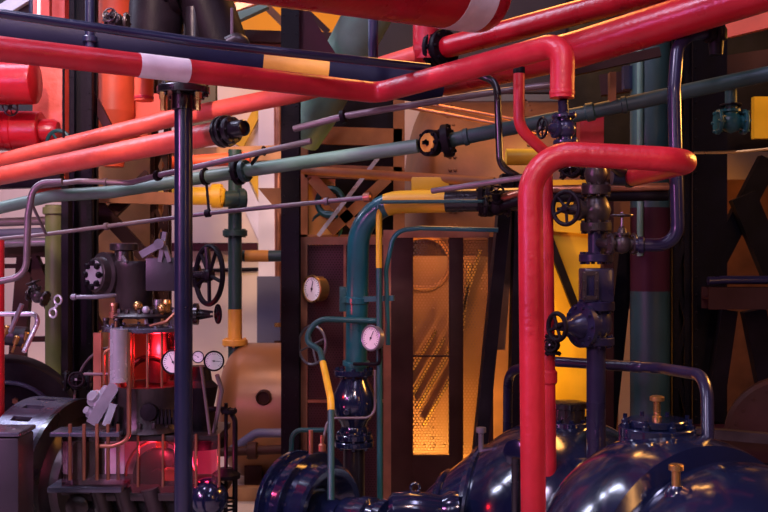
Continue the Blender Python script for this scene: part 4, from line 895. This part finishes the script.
# upper glass chamber
b = new(); lathe(b, E(147, 331, -.05), Z, [(0, e(39)), (e(1), e(41)), (e(4), e(41)), (e(5), e(39))], 48); bolts(b, E(147, 327, -.05), Z, e(37), 14, e(1.8), e(3)); epart('guard_top_plate', b, 'gunmetal')
b = new(); lathe(b, E(147, 383, -.05), Z, [(0, e(34)), (e(52), e(34))], 48)
for f in [f for f in b.faces if len(f.verts) > 4]: b.faces.remove(f)
ug = epart('upper_guard_glass', b, 'redglass', None, 'red tinted glass drum')
for a_ in (200, 236, 262, 284, 306, 340):
    a = math.radians(a_); p = E(147, 383, -.05)+V((math.cos(a), math.sin(a), 0))*e(36); b = new(); tube(b, [p, p+Z*e(52)], e(1.3), 10); epart('guard_post', b, 'copper')
b = new(); lathe(b, E(158, 382, -.02), Z, [(0, e(10)), (e(20), e(10)), (e(50), e(8))], 20); epart('piston_rod', b, 'steel')
b = new(); ring(b, E(150, 380, -.10), Y, e(22), e(3), 40, 8, math.pi, 2*math.pi); epart('crosshead_arch', b, 'iron')
b = new(); lathe(b, E(119, 382, -.275), Z, [(0, e(8.5)), (e(50), e(8.5))], 24); epart('reflection_tube', b, 'bright', None, 'pale glass tube, its white reflection put into the colour')  # white reflection on the glass is put into this cylinder's pale colour
# middle block
b = new(); lathe(b, E(149, 428, -.03), Z, [(0, e(40)), (e(6), e(36)), (e(30), e(36)), (e(40), e(37)), (e(44), e(38))], 44); bolts(b, E(149, 422, -.03), Z, e(38), 18, e(2), e(5)); epart('middle_barrel', b, 'iron')
b = new(); lathe(b, E(122, 418, -.12), V((-.2, -1, 0)), [(-.02, e(12)), (.02, e(11)), (.022, 0)], 24); lathe(b, E(150, 412, -.2), V((0, -1, .1)), [(-.02, e(9)), (.04, e(8)), (.045, 0)], 20)
for k in range(6): lathe(b, E(158+k*4, 424, -.22), Z, [(0, e(2)), (e(6), e(2)), (e(7), e(1.2)), (e(14), e(1.2))], 6)
epart('middle_fittings', b, 'blackm')
# crank table and lower chamber
zp = lambda y: E(0, y).z
b = new(); box(b, (E(150, 0, .02).x, d+.02, zp(432)), (e(150), e(80), e(6)), bev=.006); epart('upper_table', b, 'iron')
b = new(); box(b, (E(92, 0, -.16).x, d-.20, zp(425)), (e(66), e(34), e(4)), bev=.004); epart('front_table', b, 'gunmetal')
b = new(); box(b, (E(92, 0, -.16).x, d-.20, zp(477)), (e(70), e(36), e(5)), bev=.004); epart('front_sill', b, 'gunmetal')
b = new(); box(b, (E(155, 0, .02).x, d+.02, zp(488)), (e(146), e(86), e(8)), bev=.01); epart('bed_plate', b, 'iron')
for xx, yy in ((70, -.28), (84, -.29), (97, -.29), (108, -.27), (118, -.24)):
    b = new(); p0, p1 = W(xx, 424, d+yy), W(xx, 480, d+yy); tube(b, [p0, p1], e(1.7), 10); epart('guard_post', b, 'copper')
b = new(); box(b, (E(93, 0, -.27).x, d-.26, (zp(426)+zp(478))/2), (e(52), .006, e(52))); epart('guard_pane', b, 'glass')
b = new(); box(b, (E(66, 0, -.2).x, d-.18, (zp(426)+zp(478))/2), (.006, .16, e(52))); epart('guard_pane', b, 'glass')
b = new(); box(b, (E(172, 0, -.2).x, d-.19, (zp(434)+zp(485))/2), (e(92), .006, e(52))); epart('guard_pane', b, 'pinkglass', None, 'pink tinted pane')
b = new(); box(b, (E(160, 0, .2).x, d+.22, (zp(436)+zp(484))/2), (e(116), .01, e(46))); epart('back_plate', b, 'white')  # pale plate added to turn the red lamp into a pink glow
for xx in (138, 163, 196, 219):
    b = new(); p0, p1 = W(xx, 434, d-.2), W(xx, 487, d-.2); tube(b, [p0, p1], e(1.3), 10); epart('guard_post', b, 'copper')
b = new(); lathe(b, E(160, 478, -.02), V((-.25, -1, 0)), [(-.04, e(28)), (-.03, e(30)), (.0, e(30)), (.01, e(27)), (.01, e(10)), (.03, e(9)), (.03, 0)], 48); epart('crank_disc', b, 'iron')
b = new(); ring(b, E(160, 478, -.09), V((-.25, -1, 0)), e(37), e(1.6), 48, 8, math.pi, 2*math.pi); ring(b, E(160, 478, -.13), V((-.25, -1, 0)), e(37), e(1.2), 48, 8, math.pi, 2*math.pi); epart('crank_guard_hoop', b, 'copper')
b = new(); box(b, E(162, 440, -.12), (e(10), e(10), e(14))); box(b, E(172, 474, -.12), (e(14), e(10), e(12)), bev=.006); epart('crank_pin', b, 'brass')
# bed
b = new()
for xx in (98, 122, 150):
    p = fillet([E(xx, 488, -.18), E(xx+8, 515, -.16), E(xx+40, 640, -.05)], .2); tube(b, p, e(9), 14)
epart('bed_ribs', b, 'iron')
b = new(); box(b, (E(155, 0, .02).x, d+.05, zp(492)/2), (e(120), e(70), zp(492)-.02), bev=.02); epart('pedestal', b, 'black')
b = new(); ball(b, E(208, 498, -.14), e(20), 28, 14); cyl(b, E(208, 498, -.14), E(208, 530, -.14), e(16), 24); epart('oil_pot', b, 'casing')
b = new(); lathe(b, E(78, 506, -.2), V((0, -1, 0)), [(-.05, e(10)), (.02, e(11)), (.03, e(8)), (.03, 0)], 20); box(b, E(84, 490, -.15), (e(38), e(20), e(6)), bev=.004); epart('sump_fitting', b, 'iron')
# control side: handwheels and gauges right of the column
b = new(); wheel(b, E(209, 275, -.2), V((-.80, -.60, .03)), e(28), e(2.6), 5, .2); epart('stop_handwheel', b, 'blackm')
b = new(); tube(b, [E(180, 276, .02), E(209, 274, -.2)], e(4), 14); lathe(b, E(176, 277, 0), X, [(0, e(10)), (e(16), e(9)), (e(20), e(12)), (e(24), e(12)), (e(26), e(6)), (e(34), e(6))], 20); tube(b, [E(209, 274, -.2), E(207, 247, -.2)], e(3), 10); epart('stop_valve', b, 'black')
b = new(); lathe(b, E(176, 314, 0), X, [(0, e(7)), (e(16), e(8)), (e(18), e(11)), (e(22), e(11)), (e(22), e(4)), (e(34), e(3))], 18); bar(b, E(196, 310, 0), E(213, 312, 0), e(2.5), e(3)); bar(b, E(196, 319, 0), E(213, 316, 0), e(2.5), e(3)); epart('drain_valve', b, 'black')
b = new(); wheel(b, E(218, 314, 0), V((-1, -.5, 0)), e(8.5), e(1.6), 4, .25); epart('drain_handwheel', b, 'blackm')
b = new(); lathe(b, E(200, 446, 0), Z, [(0, e(26)), (e(10), e(28)), (e(14), e(18)), (e(40), e(14)), (e(60), e(18)), (e(66), e(12)), (e(80), e(10))], 28); epart('governor_housing', b, 'blackm')
b = new(); tube(b, fillet([E(201, 366, -.2), E(203, 380, -.18), E(210, 436, -.15)], .05), e(1.6), 10); tube(b, fillet([E(217, 375, -.2), E(222, 390, -.16), E(214, 432, -.1)], .05), e(2.2), 10); epart('gauge_pipes', b, 'pipegrey')
b = new(); tube(b, fillet([E(206, 409, -.1), E(229, 409, -.1), E(235, 420, -.1), E(235, 530, -.1)], .05), e(2.6), 12); tube(b, [E(226, 403, -.1), E(226, 540, -.1)], e(1.8), 10); flange(b, E(229, 411, -.1), Z, e(8), e(4), 6); epart('vent_pipe', b, 'blackm')
b = new(); ring(b, E(226, 500, -.1), Z, e(9), e(1.2), 24, 6); ring(b, E(226, 508, -.1), Z, e(9), e(1.2), 24, 6); epart('vent_coil', b, 'blackm')
b = new(); lathe(b, E(226, 478, -.1), Z, [(0, e(14)), (e(4), e(14)), (e(10), e(6))], 16); epart('vent_base', b, 'blackm')
b = new(); tube(b, fillet([E(129, 332, -.27), E(129, 440, -.27), E(112, 446, -.27), E(98, 446, -.27)], .06), e(2.2), 12); epart('lubricator_pipe', b, 'copper')
# curved clear guard left
b = new(); ring(b, E(116, 402, .12), V((.5, 1, 0)), e(56), e(1.4), 40, 6, math.radians(180), math.radians(275)); tube(b, [E(84, 374, .1), E(112, 374, .1)], e(1.6), 8); epart('guard_hoop', b, 'pipegrey')
b = new(); box(b, E(98, 365, .12), (e(8), .03, e(66))); epart('side_standard', b, 'copper')
for (xx, yy, rr, ar) in ((95, 398, 9, .2), (108, 392, 8, -.1), (100, 408, 8, .3), (90, 412, 6, 0)):
    b = new(); lathe(b, E(xx, yy, -.15), V((-.5+ar, -.7, .5)), [(-.03, e(rr)), (.0, e(rr)), (.01, e(rr*.7)), (.03, e(rr*.6)), (.035, 0)], 16); epart('lubricator', b, 'bright')
b = new(); bar(b, E(92, 424, -.2), E(116, 384, -.16), e(11), e(9)); bar(b, E(106, 426, -.25), E(114, 404, -.22), e(7), e(6)); epart('bright_lever', b, 'steel')
gauge('pressure_gauge', 'white dial gauge cut off by the round column left edge', W(173, 362, 4.98), V((-.2, -1, .05)), .062, 'blackm', hand=.4)
gauge('pressure_gauge', 'smaller white gauge just right of the round column', W(198, 357, 4.98), V((.0, -1, .05)), .030, 'blackm', hand=.3)
gauge('pressure_gauge', 'larger white gauge right of the round column before the tan tank', W(214, 361, 4.94), V((.05, -1, .05)), .050, 'blackm', hand=.85)
for nm, px, py, dd, en, cc, rad in (('engine_lamp_upper', 160, 350, -.10, 6, (1, .03, .05), .03), ('engine_lamp_lower', 150, 450, -.12, 1.3, (1, .12, .25), .02), ('engine_lamp_side', 205, 462, -.16, 1.6, (1, .1, .3), .02)):
    light(nm, 'POINT', E(px, py, dd), (0, 0, 0), en, cc, rad)

# ================================================================== dynamo and left machine
c = W(75, 480, 5.65); av = V((.93, -.37, 0)).normalized()
t = thing('dynamo', 'grey dynamo with a slotted arched cover at the lower left', 'dynamo', (c.x, c.y, 0))
b = new(); R_ = .46; n = 30; w0, w1 = -.20, .06
# slotted arched hood: two rims, top strip with openings
_, e1, e2 = frame_of(av)
def hp(a, tt, rr): return c+av*tt+(-X*math.cos(a)*abs(av.y)*0 + Z*math.sin(a)*rr + (Z.cross(av)).normalized()*math.cos(a)*rr)
def strip(bm, a0, a1, t0, t1, r0, r1, k):
    va = [[(hp(a0+(a1-a0)*i/k, tt, rr)) for (tt, rr) in ((t0, r0), (t1, r0), (t1, r1), (t0, r1))] for i in range(k+1)]
    vv = [[bm.verts.new(p) for p in row] for row in va]
    for A_, B_ in zip(vv, vv[1:]):
        for j in range(4): bm.faces.new((A_[j], A_[(j+1) % 4], B_[(j+1) % 4], B_[j]))
    bm.faces.new(vv[0][::-1]); bm.faces.new(vv[-1])
ri, ro = .43, .455
strip(b, -.6, 3.6, -.30, -.22, ri, ro, 36); strip(b, -.6, 3.6, -.09, .02, ri, ro, 36); 
for k in range(0, 17):
    a = -.4+k*.245; strip(b, a-.082, a+.082, -.225, -.085, ri, ro, 3)
build('slotted_hood', b, 'gunmetal', t)
b = new(); strip(b, -.6, 3.6, .02, .05, .36, .46, 36); build('hood_rim', b, 'black', t)
b = new(); lathe(b, c, av, [(-.30, .20), (-.28, .38), (.0, .38), (.03, .34), (.05, .28), (.09, .26), (.10, .0)], 44); build('armature', b, 'iron', t)
b = new(); box(b, (c.x-.02, c.y, .2), (.5, .5, .4), bev=.02); build('pedestal', b, 'black', t)
b = new(); p = W(8, 500, 4.6); box(b, (p.x, 4.6, W(0, 438, 4.5).z/2), (.17, .2, W(0, 438, 4.5).z), bev=.012)
t = thing('control_box', 'grey upright box before the dynamo in the lower left corner', 'box', (p.x, 4.6, 0)); build('case', b, 'greybox', t)
b = new(); box(b, (p.x, 4.6, W(0, 437, 4.5).z+.012), (.185, .22, .02), bev=.006); build('lid', b, 'gunmetal', t)
b = new(); lathe(b, W(14, 435, 4.58), Z, [(0, .045), (.015, .045), (.02, .03), (.03, .0)], 20); build('terminal', b, 'bright', t)
# generator drum at the far left
c = W(4, 432, 6.3); t = thing('generator_drum', 'dark maroon generator drum at the left edge behind the dynamo', 'generator', (c.x, c.y, 0)); av = V((.35, -1, 0)).normalized()
b = new(); lathe(b, c, av, [(-.25, .40), (-.22, .47), (.10, .47), (.13, .45), (.14, .34), (.10, .33), (.10, .10), (.16, .09), (.16, 0)], 56); build('drum', b, 'blackm', t)
b = new(); ring(b, c+av*.15, av, .33, .014, 56, 8); build('rim', b, 'violet', t)
b = new(); bolts(b, c+av*.11, av, .22, 10, .02, .03); lathe(b, c+av*.10, av, [(0, .14), (.05, .12), (.06, 0)], 28); build('hub', b, 'copper', t)
b = new(); box(b, (c.x, c.y, W(0, 470, 6.3).z/2), (.5, .4, W(0, 470, 6.3).z)); build('pedestal', b, 'black', t)
b = new(); cyl(b, W(-20, 333, 6.2), W(27, 337, 6.2), .062, 24); solo('oil_cylinder', b, 'greybox', 'grey oil cylinder lying on top of the generator drum', 'cylinder')
for k, (xx, yy) in enumerate(((2, 326), (12, 336), (22, 332))):
    p = W(xx, yy+8, 6.05 if k < 2 else 6.16); t = thing('oil_cup', ['brass oil cup at the left picture edge on the generator', 'brass oil cup standing before the grey oil cylinder', 'brass oil cup at the right end of the oil cylinder'][k], 'oil cup', p, 'brass oil cups on the generator')
    b = new(); lathe(b, p-Z*.05, V((.35, 0, 1)), [(0, .008), (.05, .008), (.055, .016), (.10, .018), (.105, .012)], 14); build('cup', b, 'brass', t)
pipe('handrail', 'pale grey bent handrail over the brass oil cups', 'rail', [(-30, 314, 5.3), (36, 314, 5.3), (38, 322, 5.3), (24, 352, 5.2)], .013, 'bright', R=.05)
valve('angle_valve', 'oily valve with a white butterfly handle at far left', W(38, 296, 5.2), V((1, -.2, -.35)), V((-.35, 0, 1)), .022, 'iron', wr=2.6)
b = new(); ring(b, W(58, 300, 5.1), V((.4, 1, 0)), .022, .006, 24, 8); ring(b, W(53, 313, 5.1), V((.4, 1, 0)), .022, .006, 24, 8); bar(b, W(57, 305, 5.1), W(54, 309, 5.1), .012, .012); solo('butterfly_handle', b, 'bright', 'bright butterfly handle before the olive pipe', 'handle')
pipe('steel_link', 'thin steel link rod slanting up to the oily valve', 'rod', [(10, 332, 5.2), (22, 304, 5.2)], .012, 'steel', seg=10)
valve('angle_valve', 'dark round valve between the dynamo and the engine guard', W(78, 381, 5.4), V((1, .2, 0)), V((.2, -1, .2)), .030, 'blackm', wr=2.0)
